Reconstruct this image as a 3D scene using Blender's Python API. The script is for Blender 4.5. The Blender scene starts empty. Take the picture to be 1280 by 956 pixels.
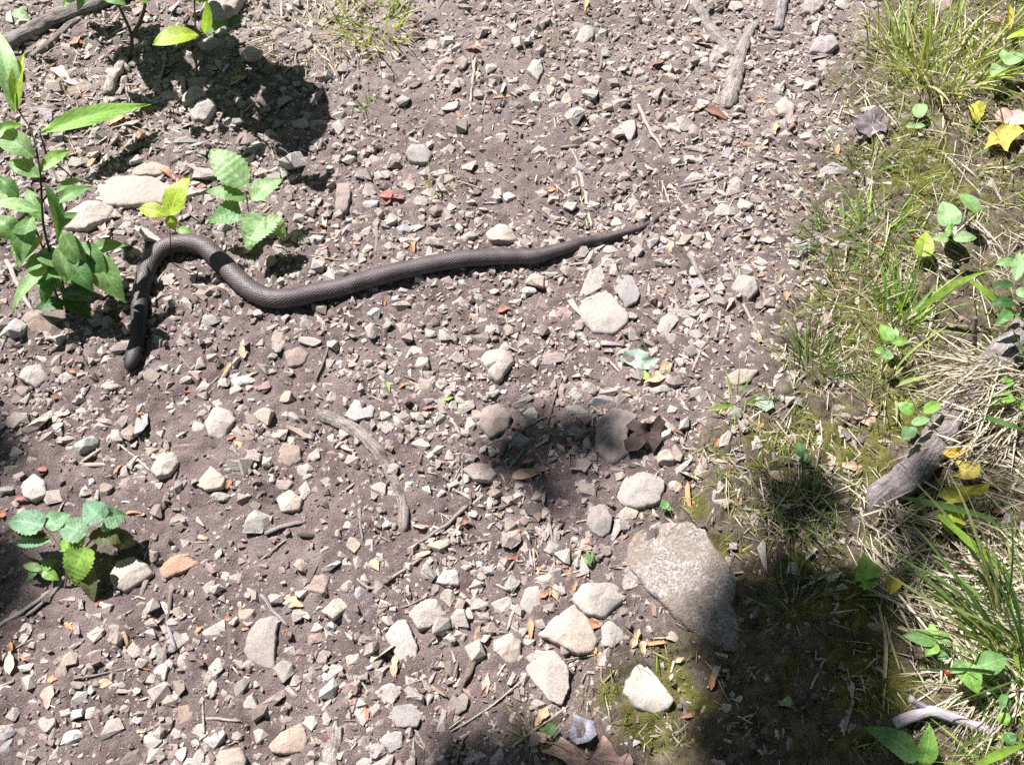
import bpy, bmesh, math, random
import numpy as np
from mathutils import Vector

random.seed(7)
rng = np.random.default_rng(7)
scene = bpy.context.scene
COL = scene.collection

# ------------------------------------------------------------------ camera, sky, sun, exposure
FPX, CXP, CYP = 1087.0, 640.0, 478.0          # focal length and centre in photo pixels
PITCH, DIST = math.radians(60.0), 1.36
CAM = np.array([0.0, -DIST * math.cos(PITCH), DIST * math.sin(PITCH)])
cam_d = bpy.data.cameras.new("camera")
cam_d.sensor_width = 36.0
cam_d.lens = 36.0 * FPX / 1280.0
cam_d.clip_start, cam_d.clip_end = 0.02, 500.0
cam = bpy.data.objects.new("camera", cam_d)
COL.objects.link(cam)
cam.location = CAM.tolist()
cam.rotation_euler = (math.radians(90) - PITCH, 0, 0)
scene.camera = cam

SUN_EL = math.radians(53.0)
SH = np.array([0.69, -0.72]); SH /= np.linalg.norm(SH)      # ground direction in which shadows fall
TO_SUN = np.array([-SH[0] * math.cos(SUN_EL), -SH[1] * math.cos(SUN_EL), math.sin(SUN_EL)])
world = bpy.data.worlds.new("World"); scene.world = world; world.use_nodes = True
wn = world.node_tree.nodes
sky = wn.new("ShaderNodeTexSky"); sky.sky_type = 'NISHITA'; sky.sun_disc = False
sky.sun_elevation = SUN_EL
sky.sun_rotation = math.atan2(TO_SUN[0], TO_SUN[1])
bg = wn["Background"]; bg.inputs[1].default_value = 0.055
world.node_tree.links.new(sky.outputs[0], bg.inputs[0])
sl = bpy.data.lights.new("sun", 'SUN'); sl.energy = 5.0; sl.angle = math.radians(0.53); sl.color = (1.0, 0.95, 0.925)
so = bpy.data.objects.new("sun", sl); COL.objects.link(so)
so.rotation_euler = Vector(TO_SUN.tolist()).to_track_quat('Z', 'Y').to_euler()
so.location = (-3, 4, 8)
vs = scene.view_settings
vs.view_transform = 'Standard'; vs.look = 'None'; vs.gamma = 1.0; vs.exposure = 1.22; vs.use_curve_mapping = False
scene.cycles.use_denoising = False
scene.cycles.max_bounces = 4

# ------------------------------------------------------------------ noise and terrain height
def _h(ix, iy, s):
    n = (ix * 374761393 + iy * 668265263 + s * 1442695041) & 0xFFFFFFFF
    n = ((n ^ (n >> 13)) * 1274126177) & 0xFFFFFFFF
    return ((n ^ (n >> 16)) & 0xFFFF) / 65535.0
def vn(x, y, s=0):
    x = np.asarray(x, dtype=np.float64); y = np.asarray(y, dtype=np.float64)
    xi = np.floor(x).astype(np.int64); yi = np.floor(y).astype(np.int64)
    fx = x - xi; fy = y - yi
    fx = fx * fx * fx * (fx * (fx * 6 - 15) + 10); fy = fy * fy * fy * (fy * (fy * 6 - 15) + 10)
    a = _h(xi, yi, s) * (1 - fx) + _h(xi + 1, yi, s) * fx
    b = _h(xi, yi + 1, s) * (1 - fx) + _h(xi + 1, yi + 1, s) * fx
    return (a * (1 - fy) + b * fy) * 2 - 1
def sstep(e0, e1, v):
    t = np.clip((v - e0) / (e1 - e0), 0, 1); return t * t * (3 - 2 * t)
def ray(px, py):
    X = (px - CXP) / FPX; Y = (CYP - py) / FPX
    return np.array([X, math.cos(PITCH) + Y * math.sin(PITCH), -math.sin(PITCH) + Y * math.cos(PITCH)])
def flat(px, py):
    d = ray(px, py); t = -CAM[2] / d[2]; return CAM + d * t
# border between the bare path and the mossy bank, photo pixels -> world
_bp = [(1085, -60), (1062, 60), (1045, 200), (1010, 330), (960, 430), (905, 520), (850, 600), (850, 660), (770, 800), (730, 900), (690, 1000)]
_bw = np.array([flat(*p)[:2] for p in _bp])[::-1]
def bank(x, y):
    xb = np.interp(y, _bw[:, 1], _bw[:, 0])
    return sstep(-0.05, 0.09, x - xb + 0.05 * vn(x * 9, y * 9, 3) + 0.03 * vn(x * 30, y * 30, 4))
def gh(x, y):
    x = np.asarray(x, dtype=np.float64); y = np.asarray(y, dtype=np.float64)
    z = 0.012 * vn(x * 2.3, y * 2.3, 1) + 0.006 * vn(x * 7, y * 7, 2)
    z = z + 0.0032 * vn(x * 22 + 3, y * 22, 5)
    z = z + 0.05 * sstep(0.45, 1.3, x + 0.1 * y) + 0.035 * sstep(-0.45, -1.1, x - 0.35 * (y - 0.2))
    return z
def at(px, py, h=0.0):
    d = ray(px, py); z = h
    for _ in range(6):
        t = (z - CAM[2]) / d[2]; p = CAM + d * t
        z = float(gh(p[0], p[1])) + h
    return CAM + d * ((z - CAM[2]) / d[2])
def mpp(p):           # metres per photo pixel at a point
    return float((p[1] - CAM[1]) * math.cos(PITCH) - (p[2] - CAM[2]) * math.sin(PITCH)) / FPX
S = 2.977
def T(ox, oy):        # crop coordinates (x3 enlargement) -> photo pixels
    return lambda x, y: (ox + x / S, oy + y / S)
TA, TB, TC = T(0, 0), T(425, 0), T(850, 0)
TD, TE, TF = T(0, 318), T(425, 318), T(850, 318)
TG, TH, TI = T(0, 636), T(425, 636), T(850, 636)

# ------------------------------------------------------------------ materials
def newmat(name):
    m = bpy.data.materials.new(name); m.use_nodes = True
    nt = m.node_tree; return m, nt, nt.nodes["Principled BSDF"]
def N(nt, kind, **kw):
    n = nt.nodes.new(kind)
    for k, v in kw.items(): setattr(n, k, v)
    return n
def noise(nt, scale, detail=4, rough=0.6, vec=None):
    n = N(nt, "ShaderNodeTexNoise"); n.inputs["Scale"].default_value = scale
    n.inputs["Detail"].default_value = detail; n.inputs["Roughness"].default_value = rough
    if vec is not None: nt.links.new(vec, n.inputs["Vector"])
    return n
def ramp(nt, src, stops):
    r = N(nt, "ShaderNodeValToRGB"); e = r.color_ramp.elements
    while len(e) < len(stops): e.new(0.5)
    for el, (p, c) in zip(e, stops):
        el.position = p; el.color = (c, c, c, 1) if not isinstance(c, tuple) else (*c, 1)
    nt.links.new(src, r.inputs[0]); return r
def mix(nt, a, b, f, blend='MIX'):
    m = N(nt, "ShaderNodeMix", data_type='RGBA', blend_type=blend)
    for sock, v in ((m.inputs[0], f), (m.inputs[6], a), (m.inputs[7], b)):
        if hasattr(v, "links"): nt.links.new(v, sock)
        else: sock.default_value = v if not isinstance(v, tuple) else (*v, 1)
    return m.outputs[2]
def bump(nt, bsdf, src, strength, dist):
    b = N(nt, "ShaderNodeBump"); b.inputs["Strength"].default_value = strength; b.inputs["Distance"].default_value = dist
    nt.links.new(src, b.inputs["Height"]); nt.links.new(b.outputs[0], bsdf.inputs["Normal"]); return b
def colour_in(nt, attr):
    if attr:
        a = N(nt, "ShaderNodeAttribute"); a.attribute_name = "col"; return a.outputs["Color"]
    return N(nt, "ShaderNodeObjectInfo").outputs["Color"]

def mat_ground():
    m, nt, b = newmat("soil"); L = nt.links
    geo = N(nt, "ShaderNodeNewGeometry").outputs["Position"]
    at_ = N(nt, "ShaderNodeAttribute"); at_.attribute_name = "zone"     # r bank soil, g moss, b dry crust
    sep = N(nt, "ShaderNodeSeparateColor"); L.new(at_.outputs["Color"], sep.inputs[0])
    n1 = noise(nt, 9, 5, .6, geo); n2 = noise(nt, 60, 5, .65, geo); n3 = noise(nt, 420, 4, .7, geo)
    base = mix(nt, (0.150, 0.106, 0.104), (0.305, 0.238, 0.231), ramp(nt, n1.outputs[0], [(.34, 0.), (.64, 1.)]).outputs[0])
    base = mix(nt, base, (0.36, 0.30, 0.28), ramp(nt, n2.outputs[0], [(.45, 0.), (.75, .7)]).outputs[0])
    base = mix(nt, base, (0.42, 0.365, 0.345), sep.outputs[2])
    soil = mix(nt, (0.090, 0.070, 0.050), (0.26, 0.215, 0.165), ramp(nt, n2.outputs[0], [(.3, 0.), (.7, 1.)]).outputs[0])
    base = mix(nt, base, soil, sep.outputs[0])
    moss = mix(nt, (0.10, 0.10, 0.030), (0.27, 0.26, 0.075), ramp(nt, n2.outputs[0], [(.35, 0.), (.7, 1.)]).outputs[0])
    base = mix(nt, base, moss, sep.outputs[1])
    base = mix(nt, base, ramp(nt, n3.outputs[0], [(.3, .55), (.7, 1.35)]).outputs[0], 1.0, 'MULTIPLY')
    L.new(base, b.inputs["Base Color"]); b.inputs["Roughness"].default_value = .92
    b.inputs["Specular IOR Level"].default_value = .2
    bump(nt, b, n3.outputs[0], 1.0, .007)
    return m
def mat_stone(attr, name):
    m, nt, b = newmat(name); L = nt.links
    geo = N(nt, "ShaderNodeNewGeometry").outputs["Position"]
    c = colour_in(nt, attr)
    n1 = noise(nt, 55, 5, .65, geo); n2 = noise(nt, 420, 5, .75, geo); n3 = noise(nt, 900, 2, .6, geo)
    col = mix(nt, c, ramp(nt, n2.outputs[0], [(.30, .5), (.48, .95), (.72, 1.3)]).outputs[0], 1.0, 'MULTIPLY')
    col = mix(nt, col, ramp(nt, n1.outputs[0], [(.3, .72), (.65, 1.1)]).outputs[0], 1.0, 'MULTIPLY')
    # clinging dirt in blotches
    col = mix(nt, col, (0.26, 0.205, 0.19), ramp(nt, n1.outputs[0], [(.48, 0.), (.68, .55)]).outputs[0])
    L.new(col, b.inputs["Base Color"]); b.inputs["Roughness"].default_value = .85
    b.inputs["Specular IOR Level"].default_value = .25
    s = N(nt, "ShaderNodeMath", operation='ADD'); L.new(n2.outputs[0], s.inputs[0]); L.new(n1.outputs[0], s.inputs[1])
    bump(nt, b, s.outputs[0], .5, .003)
    return m
def mat_granite():
    m, nt, b = newmat("granite"); L = nt.links
    geo = N(nt, "ShaderNodeNewGeometry").outputs["Position"]
    n1 = noise(nt, 300, 3, .7, geo); n2 = noise(nt, 22, 4, .6, geo)
    v = N(nt, "ShaderNodeTexVoronoi"); v.inputs["Scale"].default_value = 330; L.new(geo, v.inputs["Vector"])
    sp = N(nt, "ShaderNodeSeparateColor"); L.new(v.outputs["Color"], sp.inputs[0])
    col = ramp(nt, sp.outputs[0], [(0., (.19, .16, .142)), (.4, (.285, .25, .227)), (.75, (.335, .30, .277)), (1., (.45, .415, .39))]).outputs[0]
    col = mix(nt, col, ramp(nt, n1.outputs[0], [(.3, .6), (.7, 1.2)]).outputs[0], 1.0, 'MULTIPLY')
    col = mix(nt, col, (0.19, 0.145, 0.115), ramp(nt, n2.outputs[0], [(.44, 0.), (.6, .8)]).outputs[0])
    L.new(col, b.inputs["Base Color"]); b.inputs["Roughness"].default_value = .8
    bump(nt, b, n1.outputs[0], .8, .004); return m
def mat_wood(attr, name):
    m, nt, b = newmat(name); L = nt.links
    tc = N(nt, "ShaderNodeUVMap").outputs[0] if not attr else N(nt, "ShaderNodeNewGeometry").outputs["Position"]
    mp = N(nt, "ShaderNodeMapping"); L.new(tc, mp.inputs[0]); mp.inputs["Scale"].default_value = (1, 1, 1)
    c = colour_in(nt, attr)
    n1 = noise(nt, 300 if attr else 1.0, 4, .65, mp.outputs[0])
    col = mix(nt, c, ramp(nt, n1.outputs[0], [(.3, .5), (.5, .95), (.7, 1.3)]).outputs[0], 1.0, 'MULTIPLY')
    L.new(col, b.inputs["Base Color"]); b.inputs["Roughness"].default_value = .85
    b.inputs["Specular IOR Level"].default_value = .2
    bump(nt, b, n1.outputs[0], .8, .003); return m
def mat_leaf(attr, name, trans, rough):
    m, nt, b = newmat(name); L = nt.links
    geo = N(nt, "ShaderNodeNewGeometry").outputs["Position"]
    c = colour_in(nt, attr)
    n1 = noise(nt, 130, 5, .7, geo)
    col = mix(nt, c, ramp(nt, n1.outputs[0], [(.28, .6), (.5, 1.), (.72, 1.3)]).outputs[0], 1.0, 'MULTIPLY')
    if not attr:      # pale veins from the leaf's own coordinates: u across, v along
        uv = N(nt, "ShaderNodeUVMap"); sx = N(nt, "ShaderNodeSeparateXYZ"); L.new(uv.outputs[0], sx.inputs[0])
        a = N(nt, "ShaderNodeMath", operation='ABSOLUTE'); L.new(sx.outputs[0], a.inputs[0])
        mid = ramp(nt, a.outputs[0], [(0., .75), (.05, .6), (.10, 0.)])
        k = N(nt, "ShaderNodeMath", operation='MULTIPLY_ADD'); L.new(a.outputs[0], k.inputs[0]); k.inputs[1].default_value = -.30; L.new(sx.outputs[1], k.inputs[2])
        k2 = N(nt, "ShaderNodeMath", operation='MULTIPLY'); L.new(k.outputs[0], k2.inputs[0]); k2.inputs[1].default_value = 8
        fr = N(nt, "ShaderNodeMath", operation='PINGPONG'); L.new(k2.outputs[0], fr.inputs[0]); fr.inputs[1].default_value = .5
        side = ramp(nt, fr.outputs[0], [(0., .4), (.10, .3), (.20, 0.)])
        vm = N(nt, "ShaderNodeMath", operation='MAXIMUM'); L.new(mid.outputs[0], vm.inputs[0]); L.new(side.outputs[0], vm.inputs[1])
        light = mix(nt, c, (1.7, 1.6, 1.9), 1.0, 'MULTIPLY')
        col = mix(nt, col, light, vm.outputs[0])
    L.new(col, b.inputs["Base Color"]); b.inputs["Roughness"].default_value = rough
    b.inputs["Specular IOR Level"].default_value = .32
    bump(nt, b, n1.outputs[0], .4, .003)
    if trans > 0:
        t = N(nt, "ShaderNodeBsdfTranslucent")
        tcol = mix(nt, col, (1.5, 1.35, .45), 1.0, 'MULTIPLY'); L.new(tcol, t.inputs[0])
        ms = N(nt, "ShaderNodeMixShader"); ms.inputs[0].default_value = trans
        L.new(b.outputs[0], ms.inputs[1]); L.new(t.outputs[0], ms.inputs[2])
        L.new(ms.outputs[0], nt.nodes["Material Output"].inputs[0])
    return m
def mat_snake():
    m, nt, b = newmat("snake_skin"); L = nt.links
    a = N(nt, "ShaderNodeAttribute"); a.attribute_name = "col"
    geo = N(nt, "ShaderNodeNewGeometry").outputs["Position"]
    n1 = noise(nt, 160, 4, .6, geo)
    col = mix(nt, a.outputs["Color"], ramp(nt, n1.outputs[0], [(.3, .75), (.7, 1.25)]).outputs[0], 1.0, 'MULTIPLY')
    L.new(col, b.inputs["Base Color"]); L.new(ramp(nt, n1.outputs[0], [(.3, .48), (.7, .72)]).outputs[0], b.inputs["Roughness"])
    b.inputs["Specular IOR Level"].default_value = .55
    return m
def mat_plain(name, col, rough, spec=.5):
    m, nt, b = newmat(name); b.inputs["Base Color"].default_value = (*col, 1)
    n = noise(nt, 200, 3); c = mix(nt, col, ramp(nt, n.outputs[0], [(.3, .8), (.7, 1.2)]).outputs[0], 1.0, 'MULTIPLY')
    nt.links.new(c, b.inputs["Base Color"]); b.inputs["Roughness"].default_value = rough
    b.inputs["Specular IOR Level"].default_value = spec; return m

M_GROUND = mat_ground()
M_STONE, M_STONES = mat_stone(False, "stone"), mat_stone(True, "gravel_stone")
M_GRANITE = mat_granite()
M_WOOD, M_WOODS = mat_wood(False, "wood"), mat_wood(True, "litter_wood")
def mat_bark():
    m, nt, b = newmat("bark"); L = nt.links
    uv = N(nt, "ShaderNodeUVMap").outputs[0]; mp = N(nt, "ShaderNodeMapping"); L.new(uv, mp.inputs[0]); mp.inputs["Scale"].default_value = (1.6, .55, 1)
    c = colour_in(nt, False); n1 = noise(nt, 1.3, 7, .72, mp.outputs[0])
    geo = N(nt, "ShaderNodeNewGeometry").outputs["Position"]; n2 = noise(nt, 45, 5, .7, geo); n3 = noise(nt, 380, 4, .7, geo)
    col = mix(nt, c, ramp(nt, n1.outputs[0], [(.34, .28), (.46, .85), (.62, 1.25)]).outputs[0], 1.0, 'MULTIPLY')
    col = mix(nt, col, (.13, .10, .075), ramp(nt, n2.outputs[0], [(.48, 0.), (.66, .75)]).outputs[0])
    col = mix(nt, col, ramp(nt, n3.outputs[0], [(.3, .6), (.7, 1.3)]).outputs[0], 1.0, 'MULTIPLY')
    L.new(col, b.inputs["Base Color"]); b.inputs["Roughness"].default_value = .9; b.inputs["Specular IOR Level"].default_value = .15
    ad = N(nt, "ShaderNodeMath", operation='MULTIPLY_ADD'); L.new(n3.outputs[0], ad.inputs[0]); ad.inputs[1].default_value = .4; L.new(n1.outputs[0], ad.inputs[2])
    bump(nt, b, ad.outputs[0], 1.0, .008); return m
M_BARK = mat_bark()
M_LEAF, M_LEAVES = mat_leaf(False, "green_leaf", .35, .42), mat_leaf(True, "foliage", .25, .5)
M_DEAD, M_BLADE = mat_leaf(False, "dead_leaf", .15, .7), mat_leaf(True, "grass_blade", .3, .45)
M_STRAW = mat_leaf(True, "straw", .1, .6)
M_SNAKE = mat_snake()
M_EYE = mat_plain("eye", (.006, .005, .005), .08)
M_BERRY = mat_plain("berry", (.45, .03, .02), .3)

# ------------------------------------------------------------------ mesh helpers
def link_mesh(name, V, F, mat, origin=(0, 0, 0), parent=None, smooth=True, color=None, uv=None, vcol=None):
    o3 = np.asarray(origin, float)
    me = bpy.data.meshes.new(name)
    V = np.asarray(V, float) - o3
    me.from_pydata(V.tolist(), [], [tuple(map(int, f)) for f in F]); me.materials.append(mat)
    if smooth: me.polygons.foreach_set("use_smooth", [True] * len(me.polygons))
    if uv is not None:
        l = me.uv_layers.new(name="UVMap"); idx = np.empty(len(me.loops), int); me.loops.foreach_get("vertex_index", idx)
        l.data.foreach_set("uv", np.asarray(uv, float)[idx].ravel())
    if vcol is not None:
        c = me.color_attributes.new("col", 'FLOAT_COLOR', 'POINT')
        c.data.foreach_set("color", np.c_[np.asarray(vcol), np.ones(len(V))].ravel())
    o = bpy.data.objects.new(name, me); COL.objects.link(o)
    if parent is not None: o.parent = parent
    else: o.location = o3.tolist()
    if color is not None: o.color = (*color, 1)
    return o
def big_mesh(name, V, Q, mat, vcol=None, attr="col", smooth=True):
    """joined mesh from arrays: V (n,3), Q (m,3 or 4)"""
    me = bpy.data.meshes.new(name); k = Q.shape[1]
    me.vertices.add(len(V)); me.vertices.foreach_set("co", V.astype(np.float32).ravel())
    me.loops.add(Q.size); me.loops.foreach_set("vertex_index", Q.astype(np.int32).ravel())
    me.polygons.add(len(Q)); me.polygons.foreach_set("loop_start", np.arange(0, Q.size, k, dtype=np.int32))
    me.polygons.foreach_set("use_smooth", np.full(len(Q), bool(smooth)))
    me.update(calc_edges=True)
    if vcol is not None:
        c = me.color_attributes.new(attr, 'FLOAT_COLOR', 'POINT')
        c.data.foreach_set("color", np.c_[vcol, np.ones(len(V))].astype(np.float32).ravel())
    me.materials.append(mat)
    o = bpy.data.objects.new(name, me); COL.objects.link(o); return o
def tag(o, label, cat, group=None, kind=None):
    o["label"] = label; o["category"] = cat
    if group: o["group"] = group
    if kind: o["kind"] = kind
    return o
def empty(name, loc):
    o = bpy.data.objects.new(name, None); COL.objects.link(o); o.location = list(map(float, loc))
    o.empty_display_size = .02; return o
def ico(sub):
    t = (1 + 5 ** .5) / 2
    V = [(-1, t, 0), (1, t, 0), (-1, -t, 0), (1, -t, 0), (0, -1, t), (0, 1, t), (0, -1, -t), (0, 1, -t), (t, 0, -1), (t, 0, 1), (-t, 0, -1), (-t, 0, 1)]
    F = [(0, 11, 5), (0, 5, 1), (0, 1, 7), (0, 7, 10), (0, 10, 11), (1, 5, 9), (5, 11, 4), (11, 10, 2), (10, 7, 6), (7, 1, 8), (3, 9, 4), (3, 4, 2), (3, 2, 6), (3, 6, 8), (3, 8, 9), (4, 9, 5), (2, 4, 11), (6, 2, 10), (8, 6, 7), (9, 8, 1)]
    V = [np.array(v, float) / np.linalg.norm(v) for v in V]
    for _ in range(sub):
        mid = {}; F2 = []
        def m(a, b):
            k = (min(a, b), max(a, b))
            if k not in mid:
                p = V[a] + V[b]; V.append(p / np.linalg.norm(p)); mid[k] = len(V) - 1
            return mid[k]
        for a, b, c in F:
            x, y, z = m(a, b), m(b, c), m(c, a); F2 += [(a, x, z), (b, y, x), (c, z, y), (x, y, z)]
        F = F2
    return np.array(V), np.array(F)
ICO = [ico(i) for i in range(4)]
def rock_proto(npts, r, bev=0.0, flat=1.0):
    """angular chip: convex hull of a few random points, edges optionally chipped"""
    P = r.normal(size=(npts, 3)); P /= np.linalg.norm(P, axis=1)[:, None]; P *= r.uniform(.72, 1.0, (npts, 1)); P[:, 2] *= flat
    bm = bmesh.new()
    for p in P: bm.verts.new(p.tolist())
    bmesh.ops.convex_hull(bm, input=bm.verts)
    for v in [v for v in bm.verts if not v.link_faces]: bm.verts.remove(v)
    if bev:
        bmesh.ops.dissolve_limit(bm, angle_limit=.28, verts=bm.verts, edges=bm.edges)
        bmesh.ops.bevel(bm, geom=list(bm.edges), offset=bev, segments=2, profile=.6, affect='EDGES', clamp_overlap=True)
        bmesh.ops.subdivide_edges(bm, edges=[e for e in bm.edges if e.calc_length() > .5], cuts=1)
    bmesh.ops.triangulate(bm, faces=bm.faces[:]); bm.verts.index_update(); bm.verts.ensure_lookup_table()
    V = np.array([v.co[:] for v in bm.verts]); F = np.array([[v.index for v in f.verts] for f in bm.faces]); bm.free()
    if bev: V += r.normal(size=V.shape) * .022
    V -= (V.max(0) + V.min(0)) / 2; V /= (V.max(0) - V.min(0)) / 2
    return V, F
def scatter(name, protos, P, SC, ROT, C, mat, pick=None, tilt=.3, smooth=False):
    """many small pieces joined into one mesh"""
    Vs, Fs, Cs = [], [], []; off = 0
    n = len(P); pick = rng.integers(0, len(protos), n) if pick is None else pick
    for k, (pv, pf) in enumerate(protos):
        id_ = np.where(pick == k)[0]
        if not len(id_): continue
        v = pv[None] * SC[id_][:, None, :]
        ta = rng.normal(size=len(id_)) * tilt; c, s = np.cos(ta)[:, None], np.sin(ta)[:, None]
        y, z = v[:, :, 1] * c - v[:, :, 2] * s, v[:, :, 1] * s + v[:, :, 2] * c
        c, s = np.cos(ROT[id_])[:, None], np.sin(ROT[id_])[:, None]
        v = np.stack([v[:, :, 0] * c - y * s, v[:, :, 0] * s + y * c, z], -1) + P[id_][:, None, :]
        m = len(pv); f = pf[None] + (np.arange(len(id_)) * m)[:, None, None] + off
        Vs.append(v.reshape(-1, 3)); Fs.append(f.reshape(-1, pf.shape[1])); Cs.append(np.repeat(C[id_], m, 0)); off += m * len(id_)
    return big_mesh(name, np.concatenate(Vs), np.concatenate(Fs), mat, np.concatenate(Cs), smooth=smooth)

# ------------------------------------------------------------------ ground
def axis(lo, hi, step, far):
    core = np.arange(lo, hi + 1e-6, step); g = []; d = step; p = 0
    while p < far: d *= 1.35; p += d; g.append(p)
    g = np.array(g); return np.concatenate([(lo - g)[::-1], core, hi + g])
MOSS = [(1140, 215, 60), (1090, 195, 30), (1180, 240, 40), (1075, 420, 45), (1110, 470, 40), (1125, 520, 45), (900, 685, 22), (800, 640, 12), (1060, 560, 45), (985, 560, 25), (1100, 590, 30),
        (940, 560, 20), (800, 905, 26), (840, 840, 24), (880, 880, 30), (640, 880, 16), (760, 870, 14), (1080, 850, 60), (1150, 640, 40), (1040, 330, 40), (920, 50, 8), (940, 80, 10), (700, 60, 25), (1170, 470, 40), (1220, 480, 40), (870, 640, 18), (1060, 740, 50), (540, 285, 14)]
_mw = [(flat(a, b)[:2], c * mpp(flat(a, b))) for a, b, c in MOSS]
def moss_mask(x, y):
    m = np.zeros_like(x)
    for (p, r) in _mw:
        m = np.maximum(m, np.exp(-(((x - p[0]) ** 2 + (y - p[1]) ** 2) / (r * r))))
    far = bank(x, y) * .35
    m = np.maximum(m, far) + .35 * vn(x * 40, y * 40, 31) * (m > .05) + .15 * vn(x * 110, y * 110, 32)
    return sstep(.3, .62, m)
def fine(x, y):
    lump = 1 - np.abs(vn(x * 55, y * 55, 8)); lump2 = 1 - np.abs(vn(x * 120 + 9, y * 120, 9))
    return   .0042 * vn(x * 45, y * 45, 6) + .0040 * lump * lump + .0024 * lump2 * lump2 + .0016 * vn(x * 190, y * 190, 7)
gx, gy = axis(-1.4, 1.45, .0048, 60), axis(-.82, 1.28, .0048, 60)
X, Y = np.meshgrid(gx, gy); nx, ny = len(gx), len(gy)
xf, yf = X.ravel(), Y.ravel()
bk = bank(xf, yf)
zf = gh(xf, yf) + fine(xf, yf) * (1 + .5 * bk)
V = np.c_[xf, yf, zf]
I = np.arange(nx * ny).reshape(ny, nx)
Q = np.stack([I[:-1, :-1], I[:-1, 1:], I[1:, 1:], I[1:, :-1]], -1).reshape(-1, 4)
mo = moss_mask(xf, yf) * (.25 + .75 * bk)
crust = sstep(.15, .7, vn(xf * 3.2 + 5, yf * 3.2, 12) + .35 * vn(xf * 14, yf * 14, 13)) * .55 * (1 - bk) + .35 * sstep(.2, .9, yf) * (1 - bk)
ground = big_mesh("ground", V, Q, M_GROUND, np.c_[bk, mo, np.clip(crust, 0, 1)], attr="zone")
ground["kind"] = "structure"; ground["label"] = "purplish brown dirt trail turning to mossy soil along the bank"
del X, Y, V, Q

# occupancy raster so loose bits do not sit inside stones or the snake
OX, OY, OS = -1.5, -.9, .004
OCC = np.zeros((560, 780), bool)
def occupy(x, y, rx, ry=None):
    ry = ry or rx
    i0, i1 = int((x - rx - OX) / OS), int((x + rx - OX) / OS) + 1; j0, j1 = int((y - ry - OY) / OS), int((y + ry - OY) / OS) + 1
    for j in range(max(j0, 0), min(j1, 560)):
        for i in range(max(i0, 0), min(i1, 780)):
            if ((OX + i * OS - x) / rx) ** 2 + ((OY + j * OS - y) / ry) ** 2 < 1: OCC[j, i] = True
def occupied(x, y):
    i = np.clip(((x - OX) / OS).astype(int), 0, 779); j = np.clip(((y - OY) / OS).astype(int), 0, 559); return OCC[j, i]

# ------------------------------------------------------------------ places named in labels
PLACES = [(330, 90, "by the shadow of the top sapling"), (140, 90, "beside the fallen branch in the top corner"), (110, 230, "behind the lance-leaved weed"),
          (250, 215, "near the two-leaved seedling"), (400, 130, "right of the top sapling's shadow"), (500, 30, "by the bright grass tuft at the top"),
          (500, 150, "below the bright grass tuft"), (430, 250, "above the snake's front half"), (560, 240, "above the snake's middle"), (640, 110, "on the upper middle of the path"),
          (690, 250, "just above the snake's tail"), (770, 60, "near the top edge of the path"), (770, 170, "in the gravel above the tail tip"), (920, 60, "around the forked root"),
          (900, 170, "below the forked root"), (880, 280, "right of the tail tip"), (1010, 60, "left of the big grass clump"), (1030, 220, "at the edge of the mossy bank"),
          (240, 380, "inside the snake's neck curve"), (110, 370, "under the lance-leaved weed"), (50, 480, "left of the snake's head"), (190, 500, "below the snake's head"),
          (330, 450, "below the snake's front bend"), (280, 540, "on the dirt below the head"), (450, 420, "below the snake's thickest part"), (560, 380, "below the snake's middle"),
          (560, 480, "in the gravel mid path"), (640, 430, "beside the triangular stone"), (690, 350, "left of the cracked slab"), (770, 400, "around the cracked slab"),
          (840, 360, "right of the cracked slab"), (910, 400, "between slab and mossy bank"), (400, 540, "at the upper end of the long root"), (350, 610, "left of the long root"),
          (540, 590, "right of the long root"), (630, 560, "at the edge of the shade patch"), (720, 560, "in the patch of tree shade"), (860, 520, "above the dark crumpled leaf"),
          (50, 600, "above the wilted weed"), (190, 590, "on the dirt above the flat bark chip"), (190, 680, "right of the wilted weed"), (30, 780, "below the wilted weed"),
          (90, 880, "in the lower corner by the twig"), (200, 850, "in the dirt of the lower path"), (290, 720, "above the blue-grey slab"), (330, 830, "around the blue-grey slab"),
          (420, 740, "left of the pale flat slab"), (400, 900, "near the bottom edge of the path"), (470, 680, "below the long root"), (560, 660, "in the leaf litter mid path"),
          (500, 790, "around the pale flat slab"), (500, 900, "left of the bottom shade"), (620, 760, "left of the broad flat stones"), (710, 790, "among the broad flat stones"),
          (720, 690, "above the broad flat stones"), (820, 610, "above the granite boulder"), (860, 790, "beside the granite boulder"), (640, 890, "at the rim of the bottom shade"),
          (780, 920, "by the pink leaf at the bottom"), (940, 900, "in the deep shade"), (1120, 260, "on the mossy bank"), (1200, 130, "behind the big grass clump"),
          (1080, 400, "in the moss by the grass"), (930, 560, "in the litter left of the moss"), (1020, 560, "in the moss left of the log"), (1180, 520, "by the half-buried log"), (1200, 720, "in the dry grass mat"), (1180, 900, "by the forked grey stick")]
def place(px, py):
    return min(PLACES, key=lambda a: (a[0] - px) ** 2 + (a[1] - py) ** 2)[2]
PENDING = []          # (object, adjective list, noun, px, py, size) -> labels made unique at the end
def pend(o, adjs, noun, cat, group, px, py, size):
    PENDING.append((o, adjs, noun, cat, group, px, py, size))
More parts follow.
